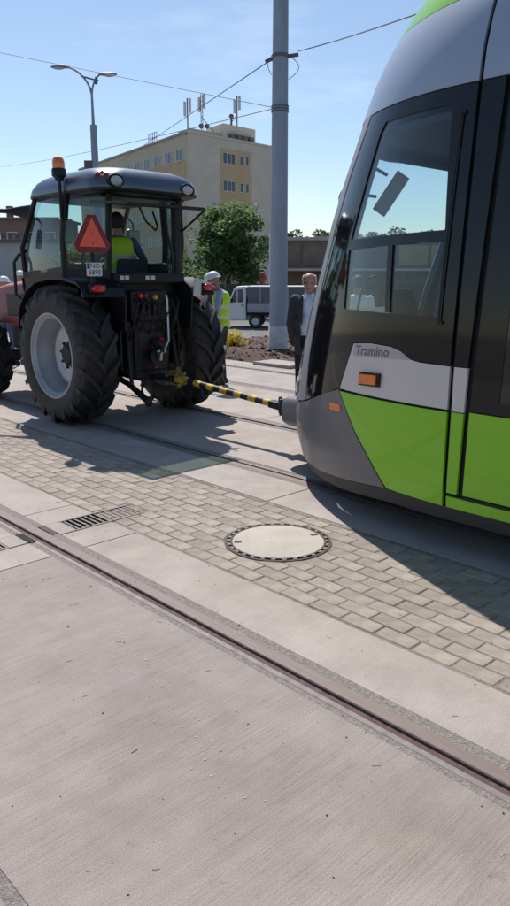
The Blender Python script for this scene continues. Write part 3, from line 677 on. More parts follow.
# ------------------------------------------------------------------ trees
def leaf_cloud(b, c, rad, n, size, rnd, flat=0.75, m=0):
    for _ in range(n):
        while True:
            p = Vec((rnd.uniform(-1, 1), rnd.uniform(-1, 1), rnd.uniform(-1, 1)))
            if p.length <= 1 and p.length > rnd.random()*.8: break
        p = Vec(c)+Vec((p.x*rad, p.y*rad, p.z*rad*flat))
        a = Vec((rnd.gauss(0, 1), rnd.gauss(0, 1), rnd.gauss(0, .5))).normalized(); q = a.orthogonal().normalized(); q.rotate(Quaternion(a, rnd.uniform(0, 6.28)))
        s_ = size*rnd.uniform(.6, 1.3); w = s_*.5
        b.add([p-a*s_*.5, p+q*w*.5, p+a*s_*.5, p-q*w*.5], [(0, 1, 2, 3)], m)
def tree(name, label, loc, hgt, rad, zc, flat, nclump, nleaf, lsize, seed, lm, trunk_r=.16, group=None, skirt=True):
    rnd = random.Random(seed); t = thing(name, label, 'tree', loc, 0, group)
    b = MB(); tp = [Vec((0, 0, 0)), Vec((.05, .03, zc*.35)), Vec((-.04, .08, zc*.8)), Vec((.02, 0, zc*1.25)), Vec((.1, 0, hgt*.85))]
    b.tube(tp, [trunk_r*1.25, trunk_r, trunk_r*.75, trunk_r*.45, .02], 9)
    cl = []
    for i in range(nclump):
        a = rnd.uniform(0, 2*pi); u = rnd.uniform(-1, 1); rr = rnd.uniform(.35, 1.0)
        w = math.sqrt(max(0, 1-u*u))*(1.0 if u < .2 else .92)
        cl.append(Vec((rad*rr*w*cos(a), rad*rr*w*sin(a), zc+u*(hgt-zc)*.86*rr if u > 0 else zc+u*rr*(zc*flat))))
    for c in cl[::4]:
        s0 = tp[1].lerp(tp[3], rnd.random()); b.tube([s0, s0.lerp(c, .5)+Vec((0, 0, .15)), c], [trunk_r*.32, trunk_r*.2, .015], 6)
    b.build('trunk', M['bark'], t, smooth=60)
    b = MB()
    for c in cl: leaf_cloud(b, c, rad*rnd.uniform(.2, .36), nleaf, lsize, rnd)
    b.build('crown', lm, t, fix=False)
    return t
tree('leafy_tree', 'bushy dark green tree in front of the apartment block', V(-1.75, 50, -.9), 7.7, 2.75, 4.2, .72, 95, 130, .30, 4, M['leaf'])
tree('leafy_tree', 'low spreading green shrub tree beside the bushy tree, behind the tractor', V(-4.6, 47, -.9), 4.6, 1.9, 2.4, .8, 45, 110, .28, 9, M['leaf'])
k = 0
for X, Z, h_, r_, lb in ((8.6, 150, 10.4, 4.6, 'distant round tree nearest the overhead line pole'), (14.0, 150, 11.2, 5.6, 'tallest distant tree above the workshop roof'), (19, 155, 10.6, 5.5, 'distant tree right of the tallest one above the workshop'), (26, 150, 11, 5.5, 'distant tree seen through the tram window on the left'), (36, 160, 11, 6, 'distant tree seen through the tram window on the right')):
    tree('distant_tree', lb, V(X, Z, -1), h_+1, r_, (h_+1)*.55, .8, 80, 110, .8, 20+k, M['leaf2'], .3, 'distant trees beyond the workshop'); k += 1
for X, Z, h_, r_, lb in ((-11.8, 52, 4.4, 2.2, 'round green tree seen through the left cab glass'), (-9.4, 55, 3.6, 1.8, 'small green tree seen through the cab near the driver')):
    tree('leafy_tree', lb, V(X, Z, -.9), h_+.9, r_, (h_+.9)*.5, .8, 40, 90, .3, 40+k, M['leaf'], .12); k += 1
# yellow flowering bush in the bed
t = thing('yellow_bush', 'low yellow flowering bush on the brown earth', 'bush', (11.0, 12.35, -.02))
b = MB(); rnd = random.Random(5)
for i in range(26): a = rnd.uniform(0, 6.28); r_ = rnd.uniform(.08, .3); b.tube([(0, 0, 0), (r_*.4*cos(a), r_*.4*sin(a), .2), (r_*cos(a), r_*sin(a), rnd.uniform(.25, .42))], [.006, .005, .002], 5)
b.build('stems', M['bark'], t)
b = MB()
for i in range(18): a = rnd.uniform(0, 6.28); r_ = rnd.uniform(0, .3); leaf_cloud(b, (r_*cos(a), r_*sin(a), rnd.uniform(.12, .4)), .13, 60, .055, rnd)
b.build('foliage', M['yleaf'], t, fix=False)

# ------------------------------------------------------------------ parked truck
tp = V(1.35, 36.0, -.865); t = thing('pickup_truck', 'white flatbed truck with grey tarpaulin sides parked behind the pole', 'truck', tp, -HD-.10)
# local: -x is the front
b = MB(); b.prism([(-2.66, .36), (-2.70, .80), (-2.64, 1.10), (-2.56, 1.18), (-2.26, 1.86), (-2.16, 1.95), (-1.76, 1.97), (-1.70, 1.9), (-1.70, .36)], -.88, .88, Matrix.Rotation(pi/2, 4, 'X')); cabo = b.build('cab', M['white'], t, bevel=.05, smooth=35)
for sy in (-1, 1):
    b = MB(); b.prism([(-2.48, 1.22), (-2.22, 1.80), (-2.14, 1.82), (-2.14, 1.22)], -.01, .01, Matrix.Translation((0, sy*.882, 0)) @ Matrix.Rotation(pi/2, 4, 'X')); b.build('window', M['truckglass'], cabo)
    b = MB(); b.prism([(-2.09, 1.22), (-2.09, 1.82), (-1.82, 1.82), (-1.82, 1.22)], -.01, .01, Matrix.Translation((0, sy*.882, 0)) @ Matrix.Rotation(pi/2, 4, 'X')); b.build('window', M['truckglass'], cabo)
    b = MB(); b.box((-2.40, sy*1.0, 1.30), (.10, .16, .24)); b.build('mirror', M['black'], t, bevel=.03)
    b = MB(); b.box((-1.86, sy*.90, 1.08), (.14, .03, .035)); b.build('door_handle', M['black'], t)
b = MB(); b.prism([(-2.57, 1.20), (-2.29, 1.84), (-2.27, 1.83), (-2.54, 1.19)], -.78, .78, Matrix.Translation((-.02, 0, 0)) @ Matrix.Rotation(pi/2, 4, 'X')); b.build('windscreen', M['truckglass'], cabo)
b = MB(); b.box((.55, 0, .66), (4.5, 1.2, .14)); b.build('chassis', M['black'], t)
b = MB(); b.box((.67, 0, .86), (4.6, 1.9, .22)); b.box((.67, -.967, 1.0), (4.6, .03, .30)); b.box((.67, .967, 1.0), (4.6, .03, .30)); b.build('load_bed', M['board'], t, bevel=.01)
b = MB(); b.box((.67, 0, 1.54), (4.56, 1.9, .78)); tarp = b.build('tarpaulin', M['tarp'], t, bevel=.03)
b = MB(); b.box((.67, 0, 1.95), (4.62, 1.95, .05)); b.build('tarp_top', M['white'], t, bevel=.015)
for i in range(4):
    b = MB(); b.box((-1.0+i*1.3, -.975, 1.54), (.05, .03, .76)); b.build('strap', M['board'], tarp)
for x in (-1.25, .50):
    for sy in (-1, 1):
        mt = Matrix.Translation((x, sy*.78, .33)) @ Matrix.Rotation(pi/2, 4, 'X')
        b = MB(); b.lathe([(.18, -.10), (.30, -.11), (.33, -.07), (.33, .07), (.30, .11), (.18, .10)], 24, mt); w_ = b.build('wheel', M['rubber'], t, smooth=40)
        b = MB(); b.lathe([(.0, -.09), (.12, -.09), (.185, -.085), (.185, .085), (.12, .09), (0, .09)], 20, mt); b.build('rim', M['frame'], w_, smooth=40)
for sy in (-1, 1):
    b = MB(); b.box((-2.66, sy*.66, .86), (.06, .3, .18)); b.build('headlight', M['lamp'], t, bevel=.02)

# ------------------------------------------------------------------ tractor (local: +Y forward, -X is its left side)
TR = thing('tractor', 'red tractor with dark cab and warning triangle towing the tram', 'tractor', (4.88, 7.40, 0), 0.0)
def wheel(x, y, Rr, wd, rimr, nl, label, steer=0.0):
    sg = -1 if x < 0 else 1                # outside face
    w = wd/2; rc = Rr-.050
    mt = Matrix.Translation((x, y, Rr-.012)) @ Matrix.Rotation(pi/2, 4, 'Y')      # axle along X
    rim = MB()
    # deep dished rim: flange - step - barrel - disc - hub
    pr = [(rimr+.012, w*.86), (rimr+.018, w*.90), (rimr-.006, w*.905), (rimr-.018, w*.82), (rimr-.045, w*.72), (rimr-.052, w*.45), (rimr-.06, w*.40), (rimr-.075, -w*.12), (rimr-.085, -w*.20), (rimr-.15, -w*.24), (rimr-.16, -w*.26)]
    full = [(r, sg*z) for r, z in pr]+[(rimr-.16, -sg*w*.42), (rimr-.06, -sg*w*.7), (rimr+.014, -sg*w*.88), (rimr+.02, -sg*w*.9)]
    rim.lathe(full, 48, mt)
    wo = rim.build('wheel', M['rimgrey'], TR, smooth=35); wo['label'] = label
    dr = rimr-.135
    b = MB(); b.lathe([(dr*.9, -sg*w*.30), (dr, -sg*w*.10), (dr*.985, -sg*w*.06), (dr*.66, -sg*w*.02), (dr*.64, -sg*w*.07), (dr*.44, -sg*w*.07), (dr*.42, -sg*w*.02), (dr*.38, -sg*w*.02)], 44, mt)
    for i in range(8): a = 2*pi*i/8; b.lathe([(.014, -sg*w*.05), (.014, -sg*w*.025), (0, -sg*w*.025)], 8, mt @ Matrix.Translation((dr*.84*cos(a), dr*.84*sin(a), 0)))
    b.build('rim_disc', M['rimdisc'], wo, smooth=35)
    b = MB(); b.lathe([(dr*.40, -sg*w*.12), (dr*.40, sg*w*.02), (dr*.34, sg*w*.06), (dr*.30, sg*w*.12), (dr*.16, sg*w*.14), (0, sg*w*.14)], 24, mt); b.build('hub', M['grease'], wo, smooth=35)
    for i in range(8):
        a = 2*pi*i/8+.2; b = MB(); b.lathe([(.017, -sg*w*.08), (.017, sg*w*.05), (.011, sg*w*.07), (0, sg*w*.07)], 8, mt @ Matrix.Translation((dr*.45*cos(a), dr*.45*sin(a), 0))); b.build('wheel_nut', M['grease'], wo)
    ty = MB()
    prof = [(rimr+.005, -w*.86), (rimr+.06, -w*.97), ((rimr+rc)/2, -w), (rc-.07, -w*.97), (rc-.022, -w*.84), (rc-.004, -w*.5), (rc, 0), (rc-.004, w*.5), (rc-.022, w*.84), (rc-.07, w*.97), ((rimr+rc)/2, w), (rimr+.06, w*.97), (rimr+.005, w*.86)]
    ty.lathe(prof, 72, mt)
    # curved lugs in two staggered rows
    for i in range(nl):
        for s_ in (-1, 1):
            a0 = 2*pi*(i+(0.5 if s_ > 0 else 0))/nl; lw = .023*Rr/.77
            rings = []
            for k in range(7):
                u = k/6; xz = s_*(-.03*w+u*w*1.0); aa = a0-(.36*u**.8)*(.77/Rr)**.5     # swept back towards the shoulder
                rb_ = rc-.012-(.10*max(0, u-.72)/.28 if u > .72 else 0); rt = Rr-(.012*u*u)-(.055*max(0, u-.80)/.2 if u > .8 else 0)
                xo = xz if u < .95 else s_*w*1.005
                dl = lw/Rr*(1.15+.25*u)
                ring = []
                for (da, r_) in ((-dl*1.35, rb_-.01), (-dl, rt), (dl, rt), (dl*1.35, rb_-.01)):
                    ring.append(mt @ Vec((r_*cos(aa+da), r_*sin(aa+da), xo)))
                rings.append(ring)
            ty.loft(rings)
    t_ = ty.build('tyre', M['rubber'], wo, smooth=32)
    return wo
wheel(-.765, 0, .775, .47, .455, 18, 'large left rear wheel with silver grey rim')
wheel(.745, 0, .775, .47, .455, 18, 'large right rear wheel seen from behind')
wheel(-.60, 2.58, .55, .36, .30, 14, 'smaller left front wheel')
wheel(.60, 2.58, .55, .36, .30, 14, 'smaller right front wheel')
# transmission, axle
b = MB(); b.box((0, .55, .80), (.46, 2.2, .50)); b.box((0, -.2, .80), (.56, .62, .62)); b.build('transmission', M['grease'], TR, bevel=.04)
b = MB(); b.tube([(-.62, 0, .765), (-.3, 0, .765), (.3, 0, .765), (.62, 0, .765)], [.11, .15, .15, .11], 16); b.build('rear_axle', M['grease'], TR, smooth=40)
b = MB(); b.bar((-.5, 2.58, .52), (.5, 2.58, .52), .14, .16); b.bar((-.5, 2.5, .50), (-.40, 2.0, .46), .07, .07); b.build('front_axle', M['grease'], TR, bevel=.02)
b = MB(); b.box((-.42, 1.2, .72), (.3, .85, .42)); b.build('fuel_tank', M['grease'], TR, bevel=.05)
b = MB(); b.box((0, 1.75, .85), (.42, 1.6, .45)); b.build('engine_block', M['grease'], TR, bevel=.03)
# bonnet
b = MB(); rings = []
for y, w, z0, z1 in ((1.16, .40, .98, 1.60), (1.6, .40, .98, 1.585), (2.4, .38, .98, 1.53), (3.0, .35, .96, 1.44), (3.18, .30, .98, 1.33)):
    rings.append([(x, y, z) for x, z in ((-w, z0), (-w, z1-.16), (-w*.9, z1-.05), (-w*.62, z1), (w*.62, z1), (w*.9, z1-.05), (w, z1-.16), (w, z0))])
b.loft(rings); b.build('bonnet', M['red'], TR, bevel=.015, smooth=30)
for sx in (-1, 1):
    b = MB(); b.box((sx*.400, 1.42, 1.25), (.02, .34, .36)); b.box((sx*.394, 1.98, 1.25), (.02, .50, .30)); b.build('side_grille', M['black'], TR, bevel=.01)
b = MB(); b.box((0, 3.20, 1.15), (.46, .04, .3)); b.build('front_grille', M['black'], TR)
# cab body
b = MB(); b.prism([(-.46, .98), (-.46, 1.62), (.98, 1.62), (.98, .98)], -.46, .46, Matrix(((0, 0, 1, 0), (1, 0, 0, 0), (0, 1, 0, 0), (0, 0, 0, 1)))); b.build('cab_floor_body', M['black'], TR, bevel=.03)
def fprof(o): return [(.78-o*.3, 1.02), (.70-o*.4, 1.28-o*.2), (.52-o*.3, 1.47-o*.6), (.28, 1.575-o), (0, 1.61-o), (-.32, 1.61-o), (-.60, 1.565-o), (-.71+o*.3, 1.50-o*.5), (-.735+o, 1.41)]
for sx in (-1, 1):
    b = MB(); A = fprof(0); Bp = fprof(.028); xa, xb = (-.965 if sx < 0 else .78), sx*.44
    ring = lambda x, p: [(x, y, z) for y, z in p]
    poly = A+Bp[::-1]; n = len(poly)
    b.add(ring(xa, poly)+ring(xb, poly), [(i, (i+1) % n, n+(i+1) % n, n+i) for i in range(n)]+[(i, i+1, n-2-i, n-1-i) for i in range(len(A)-1)]+[(n+i, n+n-1-i, n+n-2-i, n+i+1) for i in range(len(A)-1)])
    fo = b.build('fender', M['black'], TR, bevel=.012, smooth=40)
    # inner side wall between fender and cab
    b = MB(); b.prism([(y, z) for y, z in A]+[(-.70, 1.05), (.5, 1.0)], sx*.44, sx*.46, Matrix(((0, 0, 1, 0), (1, 0, 0, 0), (0, 1, 0, 0), (0, 0, 0, 1)))); b.build('fender_side', M['black'], fo)
    lx = -.80 if sx < 0 else .665
    b = MB(); b.box((lx, -.742, 1.50), (.20, .06, .095)); tl = b.build('tail_lamp_housing', M['black'], TR, bevel=.02)
    b = MB(); b.ball((lx, -.770, 1.50), (.085, .028, .040), 16, 8); b.build('red_lens', M['redlens'], tl, smooth=60)
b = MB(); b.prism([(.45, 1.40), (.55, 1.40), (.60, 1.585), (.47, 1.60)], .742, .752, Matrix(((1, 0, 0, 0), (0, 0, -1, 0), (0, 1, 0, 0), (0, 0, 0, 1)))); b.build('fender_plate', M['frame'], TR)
# posts
def post(p, r, name='cab_post'):
    b = MB(); b.tube(p, r, 8); return b.build(name, M['black'], TR, smooth=50)
ZB, ZR = 1.60, 2.49
for sx in (-1, 1):
    post([(sx*.64, 1.13, ZB-.05), (sx*.675, 1.10, 1.95), (sx*.64, .76, ZR)], .030)
    post([(sx*.68, .10, ZB-.05), (sx*.695, .08, 2.0), (sx*.645, .06, ZR)], .042)
    post([(sx*.47, -.46, ZB-.05), (sx*.485, -.50, 2.0), (sx*.46, -.50, ZR)], .036)
    # lower sills
    b = MB(); b.bar((sx*.66, 1.12, 1.625), (sx*.69, .10, 1.68), .05, .09); b.build('door_sill', M['black'], TR, bevel=.01)
    b = MB(); b.bar((sx*.68, .10, 1.65), (sx*.48, -.46, 1.64), .05, .10); b.build('side_sill', M['black'], TR, bevel=.01)
    # door lower part
    b = MB(); b.add([(sx*.64, 1.12, 1.0), (sx*.65, .78, 1.0), (sx*.68, .12, 1.55), (sx*.69, .10, 1.66), (sx*.67, 1.12, 1.60)], [(0, 1, 2, 3, 4)]); b.build('door_panel', M['tblack'], TR, sol=.03)
    # door glass, slightly bulged
    b = MB(); g = []
    for i in range(9):
        u = i/8
        for k in range(7):
            v = k/6; y = (1.115-.36*v**1.6)*(1-u)+.13*u; z = 1.65+.03*u+(ZR-1.67-.01*u)*v; x = sx*(.648+.045*sin(pi*min(1, u*1.0))*.6+.05*u*(1-v)+.02*sin(pi*v)-.035*v)
            g.append((x, y, z))
    b.add(g, [(i*7+k, (i+1)*7+k, (i+1)*7+k+1, i*7+k+1) for i in range(8) for k in range(6)]); b.build('door_glass', M['cabglass'], TR, smooth=60)
    b = MB(); b.add([(sx*.685, .05, 1.68), (sx*.49, -.43, 1.67), (sx*.495, -.47, 2.05), (sx*.465, -.46, ZR), (sx*.65, .03, ZR), (sx*.70, .04, 2.03)], [(0, 1, 2, 5), (5, 2, 3, 4)]); b.build('quarter_glass', M['cabglass'], TR, smooth=60)
b = MB(); b.add([(-.62, 1.15, 1.60), (.62, 1.15, 1.60), (.66, 1.11, 2.0), (.61, .77, ZR), (-.61, .77, ZR), (-.66, 1.11, 2.0)], [(0, 1, 2, 5), (5, 2, 3, 4)]); b.build('windscreen', M['backglass'], TR, smooth=60)
# rear deck with its two pale marks
b = MB(); b.box((0, -.52, 1.60), (.92, .14, .11)); b.build('rear_deck', M['black'], TR, bevel=.02)
for x, w in ((-.40, .05), (-.335, .05), (-.07, .045), (.0, .06)):
    b = MB(); b.box((x, -.594, 1.605), (w, .012, .045)); b.build('marker_plate', M['frame'], TR)
# roof
b = MB(); rings = []
for z, dx, dy0, dy1, r in ((2.465, -.06, -.06, -.05, .20), (2.485, 0, 0, 0, .24), (2.51, .005, .008, .0, .25), (2.575, .0, .0, -.03, .26), (2.64, -.03, -.03, -.09, .27), (2.69, -.085, -.085, -.19, .28), (2.728, -.17, -.17, -.33, .27), (2.748, -.31, -.30, -.50, .23), (2.756, -.48, -.46, -.66, .14)):
    yb, yf = -.70-dy0, .96+dy1; rings.append([(x, y, z) for x, y in rrect(.69+dx, (yf-yb)/2, r, 6, 0, (yf+yb)/2)])
b.loft(rings); ro = b.build('roof', [M['roofgrey'], M['black']], TR, smooth=50)
for p in ro.data.polygons:
    if p.center.z < 2.535: p.material_index = 1
b = MB(); b.box((0, .12, 2.465), (1.1, 1.2, .05)); b.build('headliner', M['black'], TR)
for x, zl in ((-.492, 2.572), (.43, 2.545)):
    mt = Matrix.Translation((x, -.708, zl)) @ Matrix.Rotation(pi/2, 4, 'X') @ Matrix.Scale(.70, 4, (0, 1, 0)) @ Matrix.Scale(.86, 4)
    b = MB(); b.lathe([(.0, -.10), (.09, -.10), (.112, -.03), (.112, .0), (.10, .006)], 24, mt); wl = b.build('work_lamp', M['black'], TR, smooth=40)
    b = MB(); b.lathe([(.082, .004), (.072, .016), (.04, .024), (0, .026)], 24, mt); b.build('lens', M['lamp'], wl, smooth=60)
# small red emblem on the rear left roof edge: three joined triangles
em = MB()
for dx in (-.045, .045): em.prism([(dx-.04, -.028), (dx+.04, -.028), (dx, .03)], 0, .004)
em.prism([(-.04, .0), (.04, .0), (0, .045)], .004, .007)
eo = em.build('emblem', M['red'], TR); eo.matrix_local = Matrix.Translation((-.59, -.60, 2.635)) @ Matrix.Rotation(R(-45), 4, 'Z') @ Matrix.Rotation(R(62), 4, 'X')
# beacon on its bracket at the left post
post([(-.69, .06, 2.20), (-.725, .03, 2.24), (-.725, .03, 2.64)], .018, 'beacon_bracket')
b = MB(); b.lathe([(.0, 2.55), (.045, 2.55), (.05, 2.58), (.076, 2.60), (.076, 2.66), (.07, 2.675), (0, 2.675)], 24, Matrix.Translation((-.725, .03, .062))); b.build('beacon_base', M['black'], TR, smooth=35)
b = MB(); b.lathe([(.064, 2.675), (.066, 2.71), (.064, 2.745), (.054, 2.778), (.03, 2.79), (0, 2.792)], 24, Matrix.Translation((-.725, .03, .062))); b.build('beacon_lens', M['amber'], TR, smooth=60)
# opened rear window, hinged at the roof
M['hatchglass'] = glass('green_tinted_glass', (0.42, 0.51, 0.42), 0.05)
b = MB(); b.box((-.19, -.83, 2.342), (.95, .62, .012), 0, Matrix.Rotation(R(5.0), 3, 'X')); rw = b.build('rear_window', M['hatchglass'], TR)
b = MB()
for p0, p1 in (((-.68, -1.15, 2.314), (.29, -1.15, 2.314)), ((-.68, -.51, 2.370), (.29, -.51, 2.370)), ((-.67, -1.135, 2.315), (-.67, -.525, 2.369)), ((.285, -1.135, 2.315), (.285, -.525, 2.369))): b.bar(p0, p1, .022, .026)
b.build('rear_window_frame', M['black'], rw)
b = MB(); b.bar((.30, -.62, 2.362), (.60, -.80, 2.345), .02, .03); b.build('side_window_frame', M['black'], TR)
for pts_ in ([(-.36, -.90, 2.32), (-.22, -.82, 2.18), (-.05, -.75, 2.10), (.0, -.72, 2.14), (.03, -.6, 2.30)], [(.50, -.9, 2.32), (.47, -.5, 2.10)]):
    b = MB(); b.tube(pts_, .012, 6); b.build('window_strut', M['black'], TR, smooth=60)
# hose along the right rear post
b = MB(); b.tube([(.22, -.56, 2.36), (.23, -.58, 2.1), (.30, -.57, 1.85), (.31, -.56, 1.66)], .016, 6); b.build('hose', M['black'], TR, smooth=60)
b = MB(); b.box((.41, -.50, 2.0), (.10, .08, .85)); b.build('rear_post_cover', M['black'], TR, bevel=.02)
# interior
b = MB(); b.box((.0, .02, 1.50), (.46, .46, .14)); b.box((.0, -.20, 1.66), (.40, .10, .30), 0, Matrix.Rotation(R(8), 3, 'X')); b.build('driver_seat', M['seat'], TR, bevel=.04)
b = MB(); b.lathe([(.175+.014*cos(a), .014*sin(a)) for a in [i*2*pi/8 for i in range(9)]], 24, Matrix.Translation((0, .58, 1.86)) @ Matrix.Rotation(R(-38), 4, 'X')); b.tube([(0, .58, 1.86), (0, .74, 1.62)], .03, 8); b.bar((-.17, .58, 1.86), (.17, .58, 1.86), .03, .012); b.build('steering_wheel', M['black'], TR, smooth=40)
b = MB(); b.box((0, .84, 1.68), (.62, .18, .20)); b.build('dashboard', M['black'], TR, bevel=.04)
b = MB(); b.box((.42, .1, 1.68), (.16, .7, .18)); b.build('side_console', M['black'], TR, bevel=.03)
# mirrors and the left arm
b = MB(); rings = []
for x, y, z, w, h in ((-.58, .95, 2.355, .05, .085), (-.66, 1.08, 2.362, .045, .065), (-.76, 1.26, 2.375, .035, .028), (-1.15, 1.80, 2.41, .02, .014)):
    rings.append([(x+w*.6*cos(a), y+w*cos(a)*.5, z+h*sin(a)) for a in [i*2*pi/8 for i in range(8)]])
b.loft(rings); b.build('mirror_arm', M['black'], TR, smooth=50)
for x, y, z in ((-1.12, 1.78, 2.16), (.96, 1.15, 2.08), (-.12, 1.03, 2.16)):
    b = MB(); b.box((x, y, z), (.20, .05, .30)); mo = b.build('mirror', M['mirror'], TR, bevel=.025); b = MB(); b.box((x, y-.028, z), (.165, .006, .26)); b.build('mirror_glass', M['truckglass'], mo)
b = MB(); b.tube([(.60, .92, 2.36), (.80, 1.05, 2.38), (.96, 1.15, 2.30), (.96, 1.15, 2.22)], .014, 6); b.tube([(-1.12, 1.76, 2.40), (-1.12, 1.78, 2.3)], .014, 6); b.build('mirror_bracket', M['black'], TR, smooth=60)
# grab rail at the left front of the cab
b = MB(); b.tube([(-.62, 1.10, 1.93), (-.70, 1.17, 1.86), (-.745, 1.20, 1.78), (-.75, 1.20, 1.40), (-.68, 1.16, 1.34)], .020, 8); b.build('grab_rail', M['black'], TR, smooth=60)
# triangle and plate on the left fender
tri = MB()
mtT = Matrix.Translation((-.84, -.755, 2.02)) @ Matrix.Rotation(pi/2, 4, 'X') @ Matrix.Diagonal((.86, .88, 1, 1))
ob_ = [(-.055, .225), (.055, .225), (.245, -.105), (.195, -.19), (-.195, -.19), (-.245, -.105)]
tri.prism(ob_, 0, .008, mtT); to = tri.build('warning_triangle', M['darkred'], TR)
tri = MB(); tri.prism([(0, .195), (.180, -.125), (-.180, -.125)], .008, .012, mtT); to2 = tri.build('reflector', M['triangle'], to)
b = MB()
for z in (.02, -.09): b.lathe([(.008, .012), (.008, .015), (0, .015)], 8, mtT @ Matrix.Translation((0, z, 0)))
b.build('rivets', M['grease'], to)
b = MB(); b.bar((-.838, -.735, 1.55), (-.838, -.735, 2.16), .04, .02); b.bar((-.838, -.72, 1.80), (-.50, -.5, 1.85), .03, .03); b.build('sign_bracket', M['black'], TR)
mtP = Matrix.Translation((-.835, -.760, 1.69)) @ Matrix.Rotation(pi/2, 4, 'X') @ Matrix.Scale(.9, 4)
b = MB(); b.prism(rrect(.098, .074, .012, 3), 0, .006, mtP); po = b.build('number_plate', M['white'], TR); po['label'] = 'white number plate reading NO 6890'
b = MB(); b.prism([(-.094, .005), (-.058, .005), (-.058, .068), (-.094, .068)], .006, .0075, mtP); b.build('plate_band', M['euroblue'], po)
text_mesh('NO-', .078, mtP @ Matrix.Translation((.022, .036, .0062)), 'plate_letters', M['ink'], po)
text_mesh('6890', .080, mtP @ Matrix.Translation((.004, -.034, .0062)), 'plate_numbers', M['ink'], po)
# three point linkage and hydraulics
for sx in (-1, 1):
    b = MB(); b.tube([(sx*.30, -.22, .50), (sx*.33, -.55, .44), (sx*.36, -.92, .31)], [.035, .032, .036], 8); b.ball((sx*.36, -.95, .30), (.035, .06, .06), 10, 8); b.build('lower_link', M['grease'], TR, smooth=50)
    b = MB(); b.tube([(sx*.33, -.60, .44), (sx*.32, -.55, .75), (sx*.30, -.50, 1.10)], [.022, .03, .022], 8); b.build('lift_rod', M['grease'], TR, smooth=50)
    b = MB(); b.bar((sx*.24, -.28, 1.12), (sx*.31, -.54, 1.10), .06, .07); b.build('lift_arm', M['grease'], TR, bevel=.01)
b = MB(); b.tube([(.115, -.68, 1.42), (.12, -.69, 1.36), (.12, -.70, .92), (.02, -.72, .78)], .013, 8); b.build('top_link_rod', M['chrome'], TR, smooth=60)
b = MB(); b.tube([(-.06, -.72, .80), (.0, -.73, .815), (.06, -.72, .79)], .014, 8); b.tube([(.0, -.72, .80), (.0, -.70, .70)], .018, 8); b.build('link_pin', M['chrome'], TR, smooth=60)
b = MB(); b.tube([(0, -.3, 1.05), (0, -.74, .80)], [.045, .03], 10); b.build('top_link', M['grease'], TR, smooth=50)
b = MB(); b.box((0, -.40, .82), (.44, .28, .70)); b.box((-.05, -.50, 1.30), (.5, .2, .34)); b.build('hydraulic_block', M['grease'], TR, bevel=.03)
for x, c in ((-.20, 'redlens'), (-.135, 'red'), (.0, 'yellow')):
    b = MB(); b.lathe([(.0, 0), (.022, .0), (.027, .015), (.027, .05), (.02, .06), (0, .06)], 12, Matrix.Translation((x, -.60, 1.415-.02*(c == 'yellow'))) @ Matrix.Rotation(pi/2, 4, 'X')); b.build('coupling_cap', M[c], TR, smooth=40)
for c_ in ((.08, -.60, .93), (-.05, -.66, .62)):
    b = MB(); b.ball(c_, (.03, .045, .03), 10, 6); b.build('pto_cap', M['darkred'], TR, smooth=60)
for x0, x1 in ((-.25, -.30), (.2, .27), (.28, .18)):
    b = MB(); b.tube([(x0, -.50, 1.42), (x0*1.05, -.68, 1.34), (x1*1.1, -.66, 1.05), (x1, -.50, .9)], .014, 6); b.build('hydraulic_hose', M['black'], TR, smooth=60)
for x0, z0, x1, z1 in ((-.20, 1.38, -.22, 1.10), (-.12, 1.38, -.16, 1.04), (-.02, 1.36, -.05, 1.0), (.16, 1.36, .12, 1.02), (.24, 1.3, .22, .85)):
    b = MB(); b.tube([(x0, -.58, z0), (x0+.01, -.70, z0-.05), (x1-.02, -.70, (z0+z1)/2), (x1, -.56, z1)], .011, 6); b.build('hydraulic_hose', M['black'], TR, smooth=60)
for sx in (-1, 1):
    b = MB(); b.tube([(sx*.20, -.50, .50), (sx*.22, -.55, 1.02)], .036, 10); b.tube([(sx*.22, -.55, 1.02), (sx*.23, -.56, 1.16)], .018, 8); b.build('lift_cylinder', M['grease'], TR, smooth=50)
    b = MB(); b.box((sx*.40, -.36, 1.0), (.03, .34, .8)); b.build('side_bracket', M['black'], TR, bevel=.01)
    b = MB(); b.tube([(sx*.36, -.90, .31), (sx*.30, -.74, .40), (sx*.16, -.60, .44)], .012, 6); b.build('check_chain', M['grease'], TR, smooth=50)
b = MB(); b.lathe([(.0, .0), (.055, .0), (.06, .05), (.10, .06), (.10, .10), (0, .10)], 18, Matrix.Translation((.0, -.56, .74)) @ Matrix.Rotation(pi/2, 4, 'X')); b.build('pto_shield', M['black'], TR, smooth=40)
for i in range(4): b = MB(); b.box((-.16+i*.075, -.61, 1.26), (.05, .06, .12)); b.build('spool_valve', M['grease'], TR, bevel=.008)
# hitch
b = MB(); b.box((.05, -.62, .50), (.16, .60, .05)); b.box((.05, -.45, .62), (.34, .10, .34)); b.build('drawbar', M['grease'], TR, bevel=.01)
b = MB(); b.box((.06, -.90, .56), (.13, .20, .035)); b.box((.06, -.90, .455), (.13, .20, .035)); b.box((.06, -.81, .51), (.15, .03, .16)); b.tube([(.06, -.94, .40), (.06, -.94, .64)], .022, 10); b.build('hitch_clevis', M['oldyellow'], TR, bevel=.006)
b = MB(); b.box((.56, -.86, .33), (.05, .04, .10)); b.build('mud_flap_stub', M['black'], TR)

